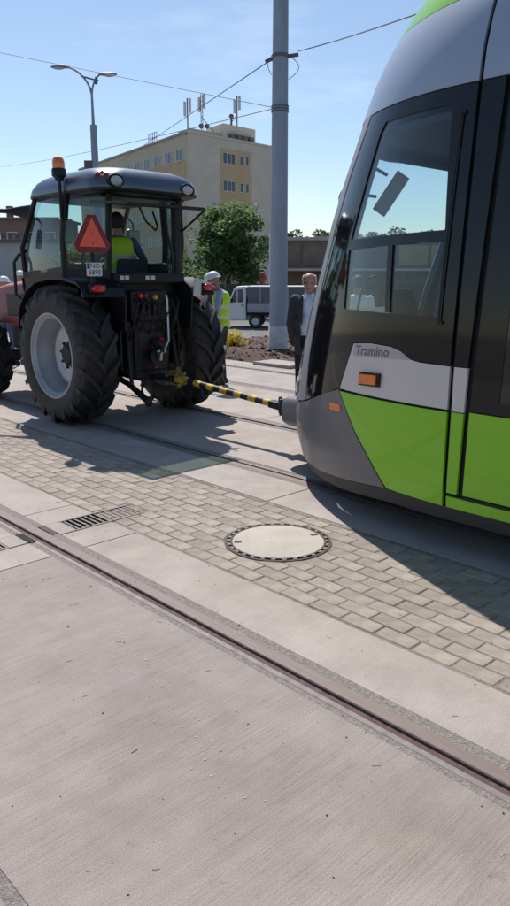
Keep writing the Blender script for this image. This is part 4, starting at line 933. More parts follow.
# tow bar
P0 = Vec((4.94, 6.46, .51)); P1 = Vec((4.90, 4.78, .415))
t = thing('tow_bar', 'yellow and black striped tow bar between the tractor and the tram', 'tow bar', P0)
b = MB(); n = 13
for i in range(n):
    a = P0.lerp(P1, .05+.86*i/n)-P0; c = P0.lerp(P1, .05+.86*(i+1)/n)-P0
    ax = (c-a).normalized(); q = ax.to_track_quat('Z', 'Y').to_matrix().to_4x4(); l = (c-a).length
    b.lathe([(.034, 0), (.034, l)], 16, Matrix.Translation(a) @ q, i % 2)
b.build('bar', [M['yellow'], M['ink']], t, smooth=50)
for p, nm in ((P0, 'eye'), (P1, 'end_clevis')):
    d = (P1-P0).normalized(); b = MB(); q = d.to_track_quat('Y', 'Z').to_matrix()
    c = (P0.lerp(P1, .03) if nm == 'eye' else P0.lerp(P1, .945))-P0
    b.box(c, (.085, .16, .07), 0, q); b.tube([c+d*(-.04 if nm == 'eye' else .05)+Vec((0, 0, -.07)), c+d*(-.04 if nm == 'eye' else .05)+Vec((0, 0, .09))], .02, 10); b.build(nm, M['yellow'] if nm == 'eye' else M['grease'], t, bevel=.008)

# ------------------------------------------------------------------ tram
TO = (4.95, 2.25, 0)
TM = thing('tram', 'low floor green, silver and black tram with big side window, being towed', 'tram', TO)
ZT = [0.1, 0.2, 0.3, 0.4, 0.5, 0.65, 0.8, 0.95, 1.1, 1.4, 1.7, 2.0, 2.3, 2.6, 2.9, 3.05, 3.2, 3.35, 3.5]
ST = [4.29, 4.35, 4.39, 4.425, 4.435, 4.431, 4.412, 4.381, 4.342, 4.262, 4.165, 4.065, 3.94, 3.79, 3.64, 3.545, 3.42, 3.26, 3.05]
def interp(x, X, Y):
    if x <= X[0]: return Y[0]
    for i in range(1, len(X)):
        if x <= X[i]: return Y[i-1]+(Y[i]-Y[i-1])*(x-X[i-1])/(X[i]-X[i-1])
    return Y[-1]
def lean(z):
    if z < .45: return .04*((.45-z)/.35)**2
    if z < 1.1: return 0
    if z < 2.66: return .10*((z-1.1)/1.56)**1.3
    return .10+.30*min(1, (z-2.66)/.79)**1.7
def surf(th, z):
    if th > pi/2: p = surf(pi-th, z); return Vec((9.9-p.x, p.y, p.z))
    w = 1.25-lean(z); Ln = interp(z, ZT, ST)-2.25
    if th < 0: return Vec((4.95-w, 2.25+th*2.0, z))
    return Vec((4.95-w*max(0, cos(th))**(2/1.6), 2.25+Ln*max(0, sin(th))**(2/2.1), z))
def snorm(th, z):
    e = 2e-3; a = surf(th+e, z)-surf(th-e, z); c = surf(th, z+e)-surf(th, z-e); n = c.cross(a)
    n = n.normalized(); o = surf(th, z)-Vec((4.95, min(3.2, surf(th, z).y), z)); return n if n.dot(o) > 0 else -n
def outl(z, k): 
    q = [(4.95+(surf(th, z).x-4.95)*k, 2.25+(surf(th, z).y-2.25)*k) for th in [i*pi/14 for i in range(15)]]
    return [(q[0][0], 2.05)]+q+[(q[-1][0], 2.05)]
def inpoly(p, poly):
    c = False; j = len(poly)-1
    for i in range(len(poly)):
        a, b_ = poly[i], poly[j]
        if (a[1] > p[1]) != (b_[1] > p[1]) and p[0] < (b_[0]-a[0])*(p[1]-a[1])/(b_[1]-a[1])+a[0]: c = not c
        j = i
    return c
def dens(poly, st):
    o = []
    for i, a in enumerate(poly):
        c = poly[(i+1) % len(poly)]; k = max(1, int(math.hypot((c[0]-a[0])*2, c[1]-a[1])/st))
        o += [(a[0]+(c[0]-a[0])*j/k, a[1]+(c[1]-a[1])*j/k) for j in range(k)]
    return o
def panel(name, poly, m, off=0.006, th=.02, holes=(), st=.07, parent=None, bevel=0.0, smooth=25, build=True):
    parent = parent or TM; loops = [dens(poly, st)]+[dens(h, st) for h in holes]
    pts = []; ed = []
    for lp_ in loops:
        k = len(pts); n = len(lp_); pts += [Vec((p[0]*2, p[1])) for p in lp_]; ed += [(k+i, k+(i+1) % n) for i in range(n)]
    bx = [p[0] for p in poly]; bz = [p[1] for p in poly]; x = min(bx)+st/4; i = 0
    while x < max(bx):
        z = min(bz)+st/2*(1+i % 2)
        while z < max(bz):
            if inpoly((x, z), poly) and not any(inpoly((x, z), h) for h in holes):
                if min(math.hypot((x-q.x/2)*2, z-q.y) for q in pts[:sum(len(l) for l in loops)]) > st*.45: pts.append(Vec((x*2, z)))
            z += st
        x += st/2; i += 1
    vs, es, fs, *_ = delaunay_2d_cdt(pts, ed, [], 0, 1e-5)
    fo = []
    for f in fs:
        c = (sum(vs[i].x for i in f)/len(f)/2, sum(vs[i].y for i in f)/len(f))
        if inpoly(c, poly) and not any(inpoly(c, h) for h in holes): fo.append(f)
    P3 = []
    for v in vs: P3.append(surf(v.x/2, v.y)+snorm(v.x/2, v.y)*off)
    f2 = []
    for f in fo:
        n = (P3[f[1]]-P3[f[0]]).cross(P3[f[2]]-P3[f[0]]); c = (vs[f[0]]+vs[f[1]]+vs[f[2]])/3
        f2.append(f if n.dot(snorm(c.x/2, c.y)) > 0 else f[::-1])
    used = sorted(set(i for f in f2 for i in f)); ix = {k: i for i, k in enumerate(used)}
    N0 = [snorm(vs[i].x/2, vs[i].y) for i in used]; V0 = [P3[i] for i in used]; F0 = [tuple(ix[i] for i in f) for f in f2]; n0 = len(V0)
    V0 += [p-n*th for p, n in zip(V0, N0)]; F0 += [tuple(i+n0 for i in f[::-1]) for f in F0]; NN = N0+[-n for n in N0]     # back face
    he = {}
    for f in f2:
        for i in range(len(f)): he[(ix[f[i]], ix[f[(i+1) % len(f)]])] = 1
    for (i, j) in he:                       # rim with its own vertices
        if (j, i) in he: continue
        k = len(V0); e_ = (V0[j]-V0[i]); rn = e_.cross(N0[i]).normalized(); V0 += [V0[i], V0[j], V0[j+n0], V0[i+n0]]; NN += [rn]*4; F0.append((k, k+3, k+2, k+1))
    b = MB(); b.add(V0, F0); o = b.build(name, m, parent, org=TO, fix=False)
    o.data.polygons.foreach_set('use_smooth', [True]*len(o.data.polygons)); o.data.normals_split_custom_set_from_vertices([tuple(n) for n in NN])
    return o
mir = lambda poly: [(pi-a, z) for a, z in poly][::-1]
HOLE = [(.055, 1.40), (.485, 1.415), (.535, 1.82), (.515, 2.10), (.485, 2.50), (.46, 2.555), (.13, 2.555), (.092, 2.53), (.062, 1.89)]
WS = [(.88, 1.02), (pi-.88, 1.02), (pi-.86, 1.5), (pi-.80, 2.50), (pi/2+.3, 2.56), (pi/2-.3, 2.56), (.80, 2.50), (.86, 1.5)]
BK = -4.0
def grow(poly, d):
    c = (sum(p[0] for p in poly)/len(poly), sum(p[1] for p in poly)/len(poly)); return [(c[0]+(p[0]-c[0])*(1+d), c[1]+(p[1]-c[1])*(1+d)) for p in poly]
# dark base shell: short front part finely meshed, plain rear part behind it
panel('body_shell', [(-.35, .30), (pi+.35, .30), (pi+.35, 3.40), (-.35, 3.40)], M['tseam'], -.022, .02, [grow(HOLE, .03), mir(grow(HOLE, .03)), grow(WS, .02)], .12)
b = MB(); prof = [.30, .6, 1.1, 1.6, 2.1, 2.66, 2.9, 3.05, 3.2, 3.3, 3.40]
vs = []
for y in (-6.0, -3.5, -1.0, 1.6):
    for side in (0, 1):
        for z in prof: p = surf(-.01, z); vs.append((p.x+.02 if side == 0 else 9.9-p.x-.02, y, z))
k = len(prof); fs = []
for i in range(3):
    for side in (0, 1):
        for j in range(k-1): q = i*2*k+side*k+j; fs.append((q, q+1, q+2*k+1, q+2*k))
fs.append(tuple(range(k))+tuple(range(2*k-1, k-1, -1)))
b.add(vs, fs); b.build('rear_shell', M['tseam'], TM, org=TO, sol=.02, fix=False)
# roof
rings = []; xs_ = [-4.0, -2, -.7, 0, .2, .45, .7, .9, 1.1, 1.3, 1.45, pi/2]
b = MB(); vs = []
for th in xs_:
    p = surf(th, 3.40)
    for k in range(7): u = k/6; vs.append((p.x+(9.9-2*p.x)*u, p.y, 3.40+.09*(1-(2*u-1)**2)))
b.add(vs, [(i*7+k, (i+1)*7+k, (i+1)*7+k+1, i*7+k+1) for i in range(len(xs_)-1) for k in range(6)]); b.build('roof', M['tgreen'], TM, org=TO, smooth=40, fix=False)
# coloured skin panels, near side then far side
def both(name, poly, m, **kw):
    o = panel(name, poly, m, **kw); panel(name, mir(poly), m, **kw); return o
GREEN = [(.437, .860), (.006, .858), (.006, .285), (.195, .295), (.266, .469), (.331, .605)]
both('green_panel', GREEN, M['tgreen'], off=.010)
WHITE = [(.387, 1.196), (.30, 1.21), (.208, 1.203), (.167, 1.180), (.132, 1.140), (.099, 1.129), (.006, 1.124), (.006, .874), (.440, .878)]
wp = both('pale_grey_panel', WHITE, M['twhite'], off=.010)
both('name_field', [(.384, 1.190), (.30, 1.203), (.208, 1.197), (.168, 1.175), (.135, 1.136), (.378, 1.118)], M['tlabel'], off=.0125, th=.004)
GREY = [(.447, .872), (.335, .598), (.270, .462), (.203, .293), (.30, .272), (.45, .240), (.62, .21), (.80, .20), (pi-.80, .20), (pi-.62, .21), (pi-.45, .24), (pi-.30, .272), (pi-.203, .293), (pi-.27, .462), (pi-.335, .598), (pi-.447, .872), (pi-.72, .70), (pi-.9, .64), (.9, .64), (.72, .70)]
panel('front_bumper', GREY, M['tgrey'], off=.010, st=.09)
SK = [(-.30, .200), (.203, .200), (.45, .155), (.70, .135), (pi-.7, .135), (pi-.45, .155), (pi-.203, .2), (pi+.3, .2), (pi+.3, .279), (pi-.203, .287), (pi-.30, .266), (pi-.45, .234), (pi-.62, .204), (pi-.80, .194), (.80, .194), (.62, .204), (.45, .234), (.30, .266), (.203, .287), (-.30, .279)]
panel('skirt', SK, M['tskirt'], off=.004, st=.09)
# black band with the window cut in it
BAND = [(.006, 1.13), (.102, 1.135), (.135, 1.147), (.169, 1.187), (.21, 1.210), (.30, 1.217), (.390, 1.203), (.445, .884), (.56, .80), (.68, .735), (.731, .710), (.761, 1.05), (.764, 1.5), (.751, 1.9), (.718, 2.3), (.658, 2.640), (.3, 2.640), (.006, 2.640)]
both('window_band', BAND, M['tblack'], off=.008, holes=[HOLE])
STRIP = [(.735, .708), (.80, .68), (.88, .66), (.885, 1.0), (.875, 1.5), (.85, 1.9), (.82, 2.3), (.79, 2.645), (.662, 2.645), (.722, 2.3), (.755, 1.9), (.768, 1.5), (.765, 1.05)]
M['tstrip'] = mat('corner_strip_grey', (0.27, 0.275, 0.30), .55, .1, var=.05)
both('corner_strip', STRIP, M['tstrip'], off=.012)
both('silver_panel', [(.006, 2.648), (.3, 2.648), (.628, 2.648), (.792, 2.652), (1.0, 2.655), (1.0, 3.05), (.8, 3.085), (.55, 3.095), (.3, 3.108), (.006, 3.12)], M['tsilver'], off=.010, st=.09)
panel('front_header', [(1.004, 2.655), (pi-1.004, 2.655), (pi-1.004, 3.05), (1.004, 3.05)], M['tsilver'], off=.010, st=.1)
panel('roof_edge', [(-.002, 3.125), (.3, 3.113), (.55, 3.10), (.8, 3.09), (1.0, 3.056), (pi-1.0, 3.056), (pi-.8, 3.09), (pi-.55, 3.1), (pi-.3, 3.113), (pi+.002, 3.125), (pi+.002, 3.395), (-.002, 3.395)], M['tgreen'], off=.010, st=.1)
panel('front_mask', [(.89, .645), (pi-.89, .645), (pi-.89, 1.01), (.89, 1.01)], M['tblack'], off=.009, st=.1)
panel('windscreen', grow(WS, .025), M['tglass'], off=.003, th=.004, st=.1, smooth=60)
# side windows with their frame bars
for f_ in (lambda p: p, mir):
    wo = panel('side_window', f_(grow(HOLE, .015)), M['tglass'], off=.001, th=.004, st=.1, smooth=60)
    panel('window_frame_bar', f_([(.056, 1.825), (.533, 1.800), (.530, 1.862), (.060, 1.885)]), M['tblack'], off=.008, th=.03, parent=wo)
    panel('window_frame_bar', f_([(.232, 1.41), (.252, 1.41), (.285, 1.82), (.262, 1.82)]), M['tblack'], off=.009, th=.03, parent=wo)
# strip between seam and door, door leaf
both('door_pillar', [(-.006, .375), (-.040, .375), (-.046, .862), (-.006, .862)], M['tgreen'], off=.010)
both('door_pillar', [(-.006, .868), (-.046, .868), (-.050, 1.124), (-.006, 1.124)], M['twhite'], off=.010)
both('door_pillar', [(-.006, 1.13), (-.050, 1.13), (-.075, 2.640), (-.006, 2.640)], M['tblack'], off=.010)
both('side_sill', [(-.006, .285), (-.70, .285), (-.70, .352), (-.006, .352)], M['tgreen'], off=.010)
do = both('door', [(-.058, .375), (-.70, .375), (-.70, .872), (-.062, .872)], M['tgreen'], off=.002)
panel('door_sill', [(-.062, .356), (-.70, .356), (-.70, .371), (-.062, .371)], M['tseam'], off=.016, th=.03)
panel('door_frame', [(-.062, .880), (-.70, .880), (-.70, 2.640), (-.088, 2.640), (-.070, 1.3)], M['tblack'], off=-.002, holes=[[(-.15, .945), (-.64, .945), (-.64, 2.5), (-.165, 2.5)]])
panel('door_glass', [(-.147, .94), (-.645, .94), (-.645, 2.51), (-.162, 2.51)], M['tdoorglass'], off=-.006, th=.01)
both('silver_panel', [(-.006, 2.648), (-.70, 2.648), (-.70, 3.12), (-.006, 3.12)], M['tsilver'], off=.010, st=.12)
# rest of the car behind the door
for side in (0, 1):
    for (z0, z1, m_) in ((.285, .866, 'tgreen'), (.87, 1.124, 'twhite'), (1.13, 2.64, 'tblack'), (2.648, 3.12, 'tsilver'), (3.125, 3.395, 'tgreen')):
        b = MB(); vs = []
        zz = [z0+(z1-z0)*k/4 for k in range(5)]
        for y in (.84, -6.0):
            for z in zz: p = surf(-.01, z); x = p.x-.01; vs.append((x if side == 0 else 9.9-x, y, z))
        b.add(vs, [(k, k+1, 6+k, 5+k) for k in range(4)]); b.build('side_panel', M[m_], TM, org=TO, sol=.02, fix=False)
panel('roof_edge', [(-.006, 3.125), (-.70, 3.125), (-.70, 3.395), (-.006, 3.395)], M['tgreen'], off=.010, st=.12)
# long handle rail beside the window, turn signals
b = MB(); pr = [surf(.047, 1.36+i*.115)+snorm(.047, 1.36+i*.115)*.022 for i in range(11)]; b.tube(pr, .006, 6)
for z in (1.37, 2.50): p = surf(.043, z); n_ = snorm(.043, z); b.box(p+n_*.012, (.022, .03, .02))
b.build('handle_rail', M['tseam'], TM, org=TO, smooth=40)
so_ = panel('turn_signal', [(.326, .936), (.236, .944), (.236, 1.030), (.326, 1.022)], M['tseam'], off=.030, th=.03, bevel=.006)
panel('amber_lens', [(.319, .948), (.246, .955), (.246, 1.018), (.319, 1.011)], M['amber'], off=.042, th=.014, bevel=.004, parent=so_)
panel('side_reflector', [(.492, .714), (.424, .720), (.426, .768), (.496, .764)], M['amber'], off=.015, th=.008)
panel('turn_signal', mir([(.326, .936), (.236, .944), (.236, 1.030), (.326, 1.022)]), M['amber'], off=.030, th=.03)
lt_ = text_mesh('Tramino', .088, Matrix(), 'name_lettering', M['inktext'], TM, .0010)
for v in lt_.data.vertices:                 # wrap the lettering onto the curved side
    th, z = .290-v.co.x*1.06/2.06, 1.160+v.co.y+v.co.x*.05
    v.co = surf(th, z)+snorm(th, z)*(.0140+v.co.z)-Vec(TO)
# coupler cover, headlights, underframe, wheels
b = MB(); rings = []
for y, w, z0, z1 in ((4.2, .42, .33, .60), (4.40, .41, .33, .59), (4.46, .40, .34, .575), (4.49, .36, .37, .545)):
    rings.append([(4.95+x, y, z) for x, z in rrect(w, (z1-z0)/2, .07, 4, 0, (z0+z1)/2)])
b.loft(rings); b.build('coupler_cover', M['tgrey'], TM, org=TO, smooth=40)
b = MB(); b.box((4.92, 4.60, .43), (.12, .28, .10)); b.box((4.91, 4.74, .42), (.18, .05, .16)); b.build('coupler', M['grease'], TM, org=TO, bevel=.01)
for th in (1.02, pi-1.02): panel('headlight', [(th-.08, .70), (th+.08, .70), (th+.08, .80), (th-.08, .80)], M['lamp'], off=.02, th=.02)
b = MB(); b.box((4.95, -1.9, .27), (2.3, 8.2, .05)); b.prism(outl(.30, .92), .25, .29); b.build('underfloor', M['tskirt'], TM, org=TO)
for y in (1.2, -.6):
    for x in (4.20, 5.70):
        b = MB(); b.lathe([(0, -.06), (.27, -.06), (.30, -.03), (.30, .05), (.33, .05), (.33, .07), (0, .07)], 28, Matrix.Translation((x, y, .31)) @ Matrix.Rotation(pi/2, 4, 'Y')); b.build('wheel', M['grease'], TM, org=TO, smooth=40)
b = MB(); b.box((4.95, .3, .4), (1.35, 2.4, .12)); b.build('bogie_frame', M['tskirt'], TM, org=TO)
# driver's cab inside
b = MB(); b.prism(outl(.55, .93), .55, .61); b.build('cab_floor', M['tinside'], TM, org=TO)
b = MB(); b.box((4.95, 2.06, 1.5), (2.2, .05, 1.9)); b.build('bulkhead', M['tinside'], TM, org=TO)
b = MB(); b.prism(outl(2.56, .94), 2.50, 2.54); b.build('ceiling', M['tceil'], TM, org=TO)
b = MB(); rings = []
for z, k in ((.6, .80), (1.0, .84), (1.18, .86), (1.26, .78)): rings.append([(4.95+(surf(th, 1.1).x-4.95)*k, 2.25+(surf(th, 1.1).y-2.25)*k, z) for th in [.55+i*(pi-1.1)/10 for i in range(11)]]+[(5.6, 3.6, z), (4.3, 3.6, z)])
b.loft(rings); b.build('dashboard', M['tinside'], TM, org=TO, bevel=.02)
b = MB(); b.box((4.95, 3.22, 1.02), (.5, .5, .14)); b.box((4.95, 2.99, 1.44), (.50, .15, .74), 0, Matrix.Rotation(R(8), 3, 'X')); b.box((4.95, 2.94, 1.90), (.28, .10, .20)); b.build('driver_seat', M['blueseat'], TM, org=TO, bevel=.05)
b = MB(); b.tube([(4.95, 3.22, .6), (4.95, 3.22, 1.0)], .07, 12); b.build('seat_post', M['tinside'], TM, org=TO)
b = MB(); b.box((5.25, 3.72, 1.40), (.34, .06, .26), 0, Matrix.Rotation(R(-25), 3, 'X')); b.build('control_screen', M['tseam'], TM, org=TO, bevel=.015)
b = MB(); b.box((4.9, 3.75, 1.28), (1.1, .34, .10), 0, Matrix.Rotation(R(18), 3, 'X')); b.build('console', M['tskirt'], TM, org=TO, bevel=.03)
b = MB(); b.tube([(4.6, 3.7, 1.3), (4.56, 3.62, 1.5), (4.5, 3.5, 1.62), (4.47, 3.42, 1.63)], .009, 6); b.build('microphone', M['tseam'], TM, org=TO, smooth=60)
b = MB(); b.tube([(4.2, 3.36, 2.46), (5.7, 3.36, 2.46)], .035, 10); b.build('roller_blind', M['tceil'], TM, org=TO, smooth=50)
for x in (4.30, 5.60): b = MB(); b.box((x, 2.14, 1.5), (.12, .10, 1.9)); b.build('cab_column', M['tinside'], TM, org=TO, bevel=.02)
b = MB(); b.ball((5.2, 2.75, 2.46), (.09, .09, .05), 14, 6); b.build('cab_lamp', M['frame'], TM, org=TO, smooth=60)
# tilted sun visor on two brackets
vc = Vec((4.32, 3.20, 2.18)); M['visor'] = mat('visor_print', (0.07, 0.17, 0.38), .6, scale=4, col2=(.62, .64, .66), thr=(.46, .54)); rv = Matrix.Rotation(R(18), 3, 'Z') @ Matrix.Rotation(R(-38), 3, 'Y')
b = MB(); b.box(vc, (.10, .016, .30), 0, Matrix.Rotation(HD*-1, 3, 'Z') @ Matrix.Rotation(R(33), 3, 'Y')); b.build('sun_visor', M['visor'], TM, org=TO, bevel=.006)
b = MB(); b.tube([vc+Vec((-.02, .02, .12)), vc+Vec((-.10, .12, .19)), vc+Vec((-.14, .16, .16))], .012, 6); b.tube([vc+Vec((-.08, .06, -.02)), vc+Vec((-.17, .17, .0)), vc+Vec((-.2, .2, .03))], .012, 6); b.build('visor_bracket', M['tseam'], TM, org=TO, smooth=50)

# ------------------------------------------------------------------ people
def remeshed(mb, vox, smooth_it=4):
    me = bpy.data.meshes.new('tmp'); me.from_pydata(mb.v, [], mb.f); o = bpy.data.objects.new('tmp', me); COL.objects.link(o)
    md = o.modifiers.new('r', 'REMESH'); md.mode = 'VOXEL'; md.voxel_size = vox
    ms = o.modifiers.new('s', 'SMOOTH'); ms.iterations = smooth_it; ms.factor = .5
    dg = bpy.context.evaluated_depsgraph_get(); out_ = bpy.data.meshes.new_from_object(o.evaluated_get(dg)); bpy.data.objects.remove(o); return out_
def limb(b, pts, rads):
    for (p, q), (r0_, r1_) in zip(zip(pts[:-1], pts[1:]), zip(rads[:-1], rads[1:])):
        b.tube([p, Vec(p).lerp(Vec(q), .5), q], [r0_, (r0_+r1_)/2*1.02, r1_], 10); b.ball(p, r0_, 10, 6); b.ball(q, r1_, 10, 6)
STAND = dict(hipz=.92, pelvis=(0, 0, .96), chest=(0, .0, 1.32), neck=(0, -.01, 1.47), head=(0, .025, 1.612),
             shL=(-.18, -.01, 1.41), elL=(-.235, -.03, 1.13), wrL=(-.24, .05, .88), hdL=(-.235, .085, .79),
             shR=(.18, -.01, 1.41), elR=(.235, -.03, 1.13), wrR=(.24, .05, .88), hdR=(.235, .085, .79),
             hpL=(-.09, 0, .90), knL=(-.10, .03, .50), anL=(-.105, -.01, .09), hpR=(.09, 0, .90), knR=(.10, .03, .50), anR=(.105, -.01, .09))
def person(label, loc, rz, height, look=0.0, nod=0.0, pose=None, skin='skin', group=None, vox=.0105, top=None, topm='shirt', trousers='trouser', hair=None, helmet=False, vest=False, jacket=False, short=False, belly=1.0):
    J = {k: (Vec(v) if isinstance(v, tuple) else v) for k, v in STAND.items()}
    for k, v in (pose or {}).items(): J[k] = Vec(v)
    t = thing('person', label, 'person', loc, rz, group); sc = height/1.75; t.scale = (sc, sc, sc)
    hr = Matrix.Rotation(look, 3, 'Z') @ Matrix.Rotation(-nod, 3, 'X'); hc = J['head']
    Hd = lambda x, y, z: hc+hr @ Vec((x, y, z))
    b = MB()
    # torso
    p, c = J['pelvis'], J['chest']; mid = p.lerp(c, .5)
    b.ball(p, (.155, .115, .12), 14, 10); b.ball(mid+Vec((0, .015*belly, 0)), (.15, .115*belly, .16), 14, 10); b.ball(c, (.175, .12, .17), 14, 10); b.ball((J['shL']+J['shR'])/2, (.17, .085, .07), 14, 8)
    limb(b, [J['neck']-Vec((0, 0, .06)), J['neck'], hc-Vec((0, .02, .04))], [.07, .058, .056])
    for s_ in 'LR':
        limb(b, [J['sh'+s_], J['el'+s_], J['wr'+s_]], [.056, .042, .029]); limb(b, [J['hp'+s_], J['kn'+s_], J['an'+s_]], [.088, .058, .043])
        # palm, four fingers and a thumb
        w, h_ = J['wr'+s_], J['hd'+s_]; d = (h_-w).normalized(); sx = -1 if s_ == 'L' else 1
        acr = Vec((0, 1, 0))-d*d.y; acr = acr.normalized() if acr.length > .3 else Vec((0, 0, 1)); inw = d.cross(acr)*sx
        limb(b, [w, w+d*.05, h_], [.027, .03, .03])
        for k in range(4):
            o_ = acr*(.027-.018*k); l = (.07, .078, .072, .058)[k]
            f0 = h_+o_*1.0; f1 = f0+d*l*.5-inw*.008; f2 = f1+d*l*.4-inw*.022
            limb(b, [h_-d*.02+o_*.8, f0, f1, f2], [.0115, .0105, .0095, .0085])
        limb(b, [w+d*.03+acr*.018, w+d*.055+acr*.046, w+d*.095+acr*.058-inw*.01], [.014, .0115, .0095])
        a = J['an'+s_]; limb(b, [a, a+Vec((0, -.03, -.035)), a+Vec((.01*sx, .09, -.05)), a+Vec((.012*sx, .15, -.06))], [.044, .042, .038, .028])
    # head: skull, jaw, brow, nose, lips, ears
    rot = hr
    b.ball(Hd(0, -.012, .025), (.074, .092, .092), 18, 14, 0, rot); b.ball(Hd(0, .022, -.045), (.056, .064, .070), 16, 12, 0, rot); b.ball(Hd(0, .050, -.092), (.026, .026, .020), 10, 8, 0, rot)
    b.ball(Hd(0, .066, .028), (.052, .018, .012), 10, 8, 0, rot); b.ball(Hd(-.036, .058, -.022), (.022, .02, .02), 10, 8, 0, rot); b.ball(Hd(.036, .058, -.022), (.022, .02, .02), 10, 8, 0, rot)
    limb(b, [Hd(0, .080, .018), Hd(0, .099, -.022)], [.009, .0135]); b.ball(Hd(0, .088, -.028), (.019, .012, .010), 10, 8, 0, rot)
    b.ball(Hd(0, .076, -.056), (.024, .011, .0075), 10, 8, 0, rot); b.ball(Hd(0, .074, -.068), (.021, .011, .008), 10, 8, 0, rot)
    for sx in (-1, 1): b.ball(Hd(sx*.076, -.012, -.005), (.011, .02, .032), 10, 8, 0, rot)
    me = remeshed(b, vox); me.name = 'person_body'
    for m_ in (skin, topm, trousers, 'shoe', 'lips'): me.materials.append(M[m_])
    def near(p_, a, c_):
        d = c_-a; u = max(0, min(1, (p_-a).dot(d)/d.length_squared)); return (p_-(a+d*u)).length, u
    for f in me.polygons:
        q = f.center; mi = 0
        hands = min((q-J['hdL']).length, (q-J['hdR']).length)
        arm = min(near(q, J['shL'], J['elL'])[0]-.06, near(q, J['elL'], J['wrL'])[0]-.045, near(q, J['shR'], J['elR'])[0]-.06, near(q, J['elR'], J['wrR'])[0]-.045)
        leg = min(near(q, J['hpL'], J['knL'])[0]-.1, near(q, J['knL'], J['anL'])[0]-.07, near(q, J['hpR'], J['knR'])[0]-.1, near(q, J['knR'], J['anR'])[0]-.07)
        hl = (q-hc).length
        foot = min((q-J['anL']).length, (q-J['anR']).length)
        if hl < .135 or q.z > J['neck'].z+.005 and hl < .2:
            lq = hr.transposed() @ (q-hc)
            if abs(lq.x) < .024 and -.076 < lq.z < -.049 and lq.y > .07: mi = 4
        elif foot < .10 or (q.z < min(J['anL'].z, J['anR'].z)+.03): mi = 3
        elif arm < .008 and hands > .02:
            dl = min((q-J['wrL']).length, (q-J['wrR']).length); ul = min(near(q, J['elL'], J['wrL'])[0], near(q, J['elR'], J['wrR'])[0])
            fore = ul < .05 and min(near(q, J['shL'], J['elL'])[0], near(q, J['shR'], J['elR'])[0]) > .052
            mi = 1
            if hands < .125 or (dl < .03): mi = 0
            if short and fore: mi = 0
        elif hands < .125 and q.z < 1.2: mi = 0
        elif q.z < J['pelvis'].z+.03 or leg < .0: mi = 2
        else: mi = 1
        f.material_index = mi; f.use_smooth = True
    bo_ = bpy.data.objects.new('body', me); COL.objects.link(bo_); bo_.parent = t
    for sx in (-1, 1):
        e = MB(); e.ball(Hd(sx*.031, .068, .006), (.013, .010, .0075), 10, 6, 0, rot); e.build('eye', M['eye'], t, smooth=60)
    if hair:
        e = MB(); e.ball(Hd(0, -.017, .030), (.081, .098, .097), 22, 16, 0, rot); hb = e.build('hair', M[hair[0]], t, smooth=60, fix=False)
        bm = bmesh.new(); bm.from_mesh(hb.data); dele = []
        for f in bm.faces:
            lq = hr.transposed() @ (f.calc_center_median()-hc)
            keep = (lq.y < .03+.25*(lq.z-.03) or lq.z > .085) and lq.z > -.06+.9*max(0, lq.y+.02) if hair[1] == 'full' else (lq.z < .078 and lq.z > -.06+.8*max(0, lq.y+.03) and lq.y < .03)
            if not keep: dele.append(f)
        bmesh.ops.delete(bm, geom=dele, context='FACES'); bm.to_mesh(hb.data); bm.free(); md = hb.modifiers.new('t', 'SOLIDIFY'); md.thickness = .008; md.offset = 1
    if helmet:
        e = MB(); rings = []
        for k in range(9):
            a = pi/2*k/8; rings.append([Hd(.108*cos(a)**.8*cos(q)+0, .128*cos(a)**.8*sin(q)-.01, .045+.108*sin(a)) for q in [2*pi*i/24 for i in range(24)]])
        e.loft(rings); brim = []
        for zz, k in ((.047, 1.0), (.040, 1.12), (.034, 1.12), (.040, .98)): brim.append([Hd(.108*k*cos(q), (.128*k+(.055*max(0, sin(q))**2 if k > 1.05 else 0))*sin(q)-.01, zz) for q in [2*pi*i/24 for i in range(24)]])
        e.loft(brim, caps=False); e.bar(Hd(0, -.10, .125), Hd(0, .09, .125), .022, .03); e.build('helmet', M['helmet'], t, smooth=50)
    def shell(name, r_add, m_, keepf, sleeves=True, thick=.006):
        s = MB(); a = r_add
        s.ball(p, (.155+a, .115+a, .14), 14, 10); s.ball(mid+Vec((0, .015*belly, 0)), (.152+a, .115*belly+a, .17), 14, 10); s.ball(c, (.177+a, .122+a, .17), 14, 10); s.ball((J['shL']+J['shR'])/2-Vec((0, 0, .01)), (.17+a, .085+a, .065+a), 14, 8)
        limb(s, [p-Vec((0, 0, .16)), p], [.15+a, .14+a]) if name == 'jacket' else None
        if sleeves:
            for s_ in 'LR': limb(s, [J['sh'+s_], J['el'+s_], J['wr'+s_]], [.050+a, .043+a, .036+a])
        mm = remeshed(s, .012, 5); mm.materials.append(M[m_]); mm.name = name
        bm = bmesh.new(); bm.from_mesh(mm); bmesh.ops.delete(bm, geom=[f for f in bm.faces if not keepf(f.calc_center_median())], context='FACES'); bm.to_mesh(mm); bm.free()
        mm.polygons.foreach_set('use_smooth', [True]*len(mm.polygons))
        o = bpy.data.objects.new(name, mm); COL.objects.link(o); o.parent = t; md = o.modifiers.new('t', 'SOLIDIFY'); md.thickness = thick; md.offset = 1; return o
    nz_ = J['neck'].z
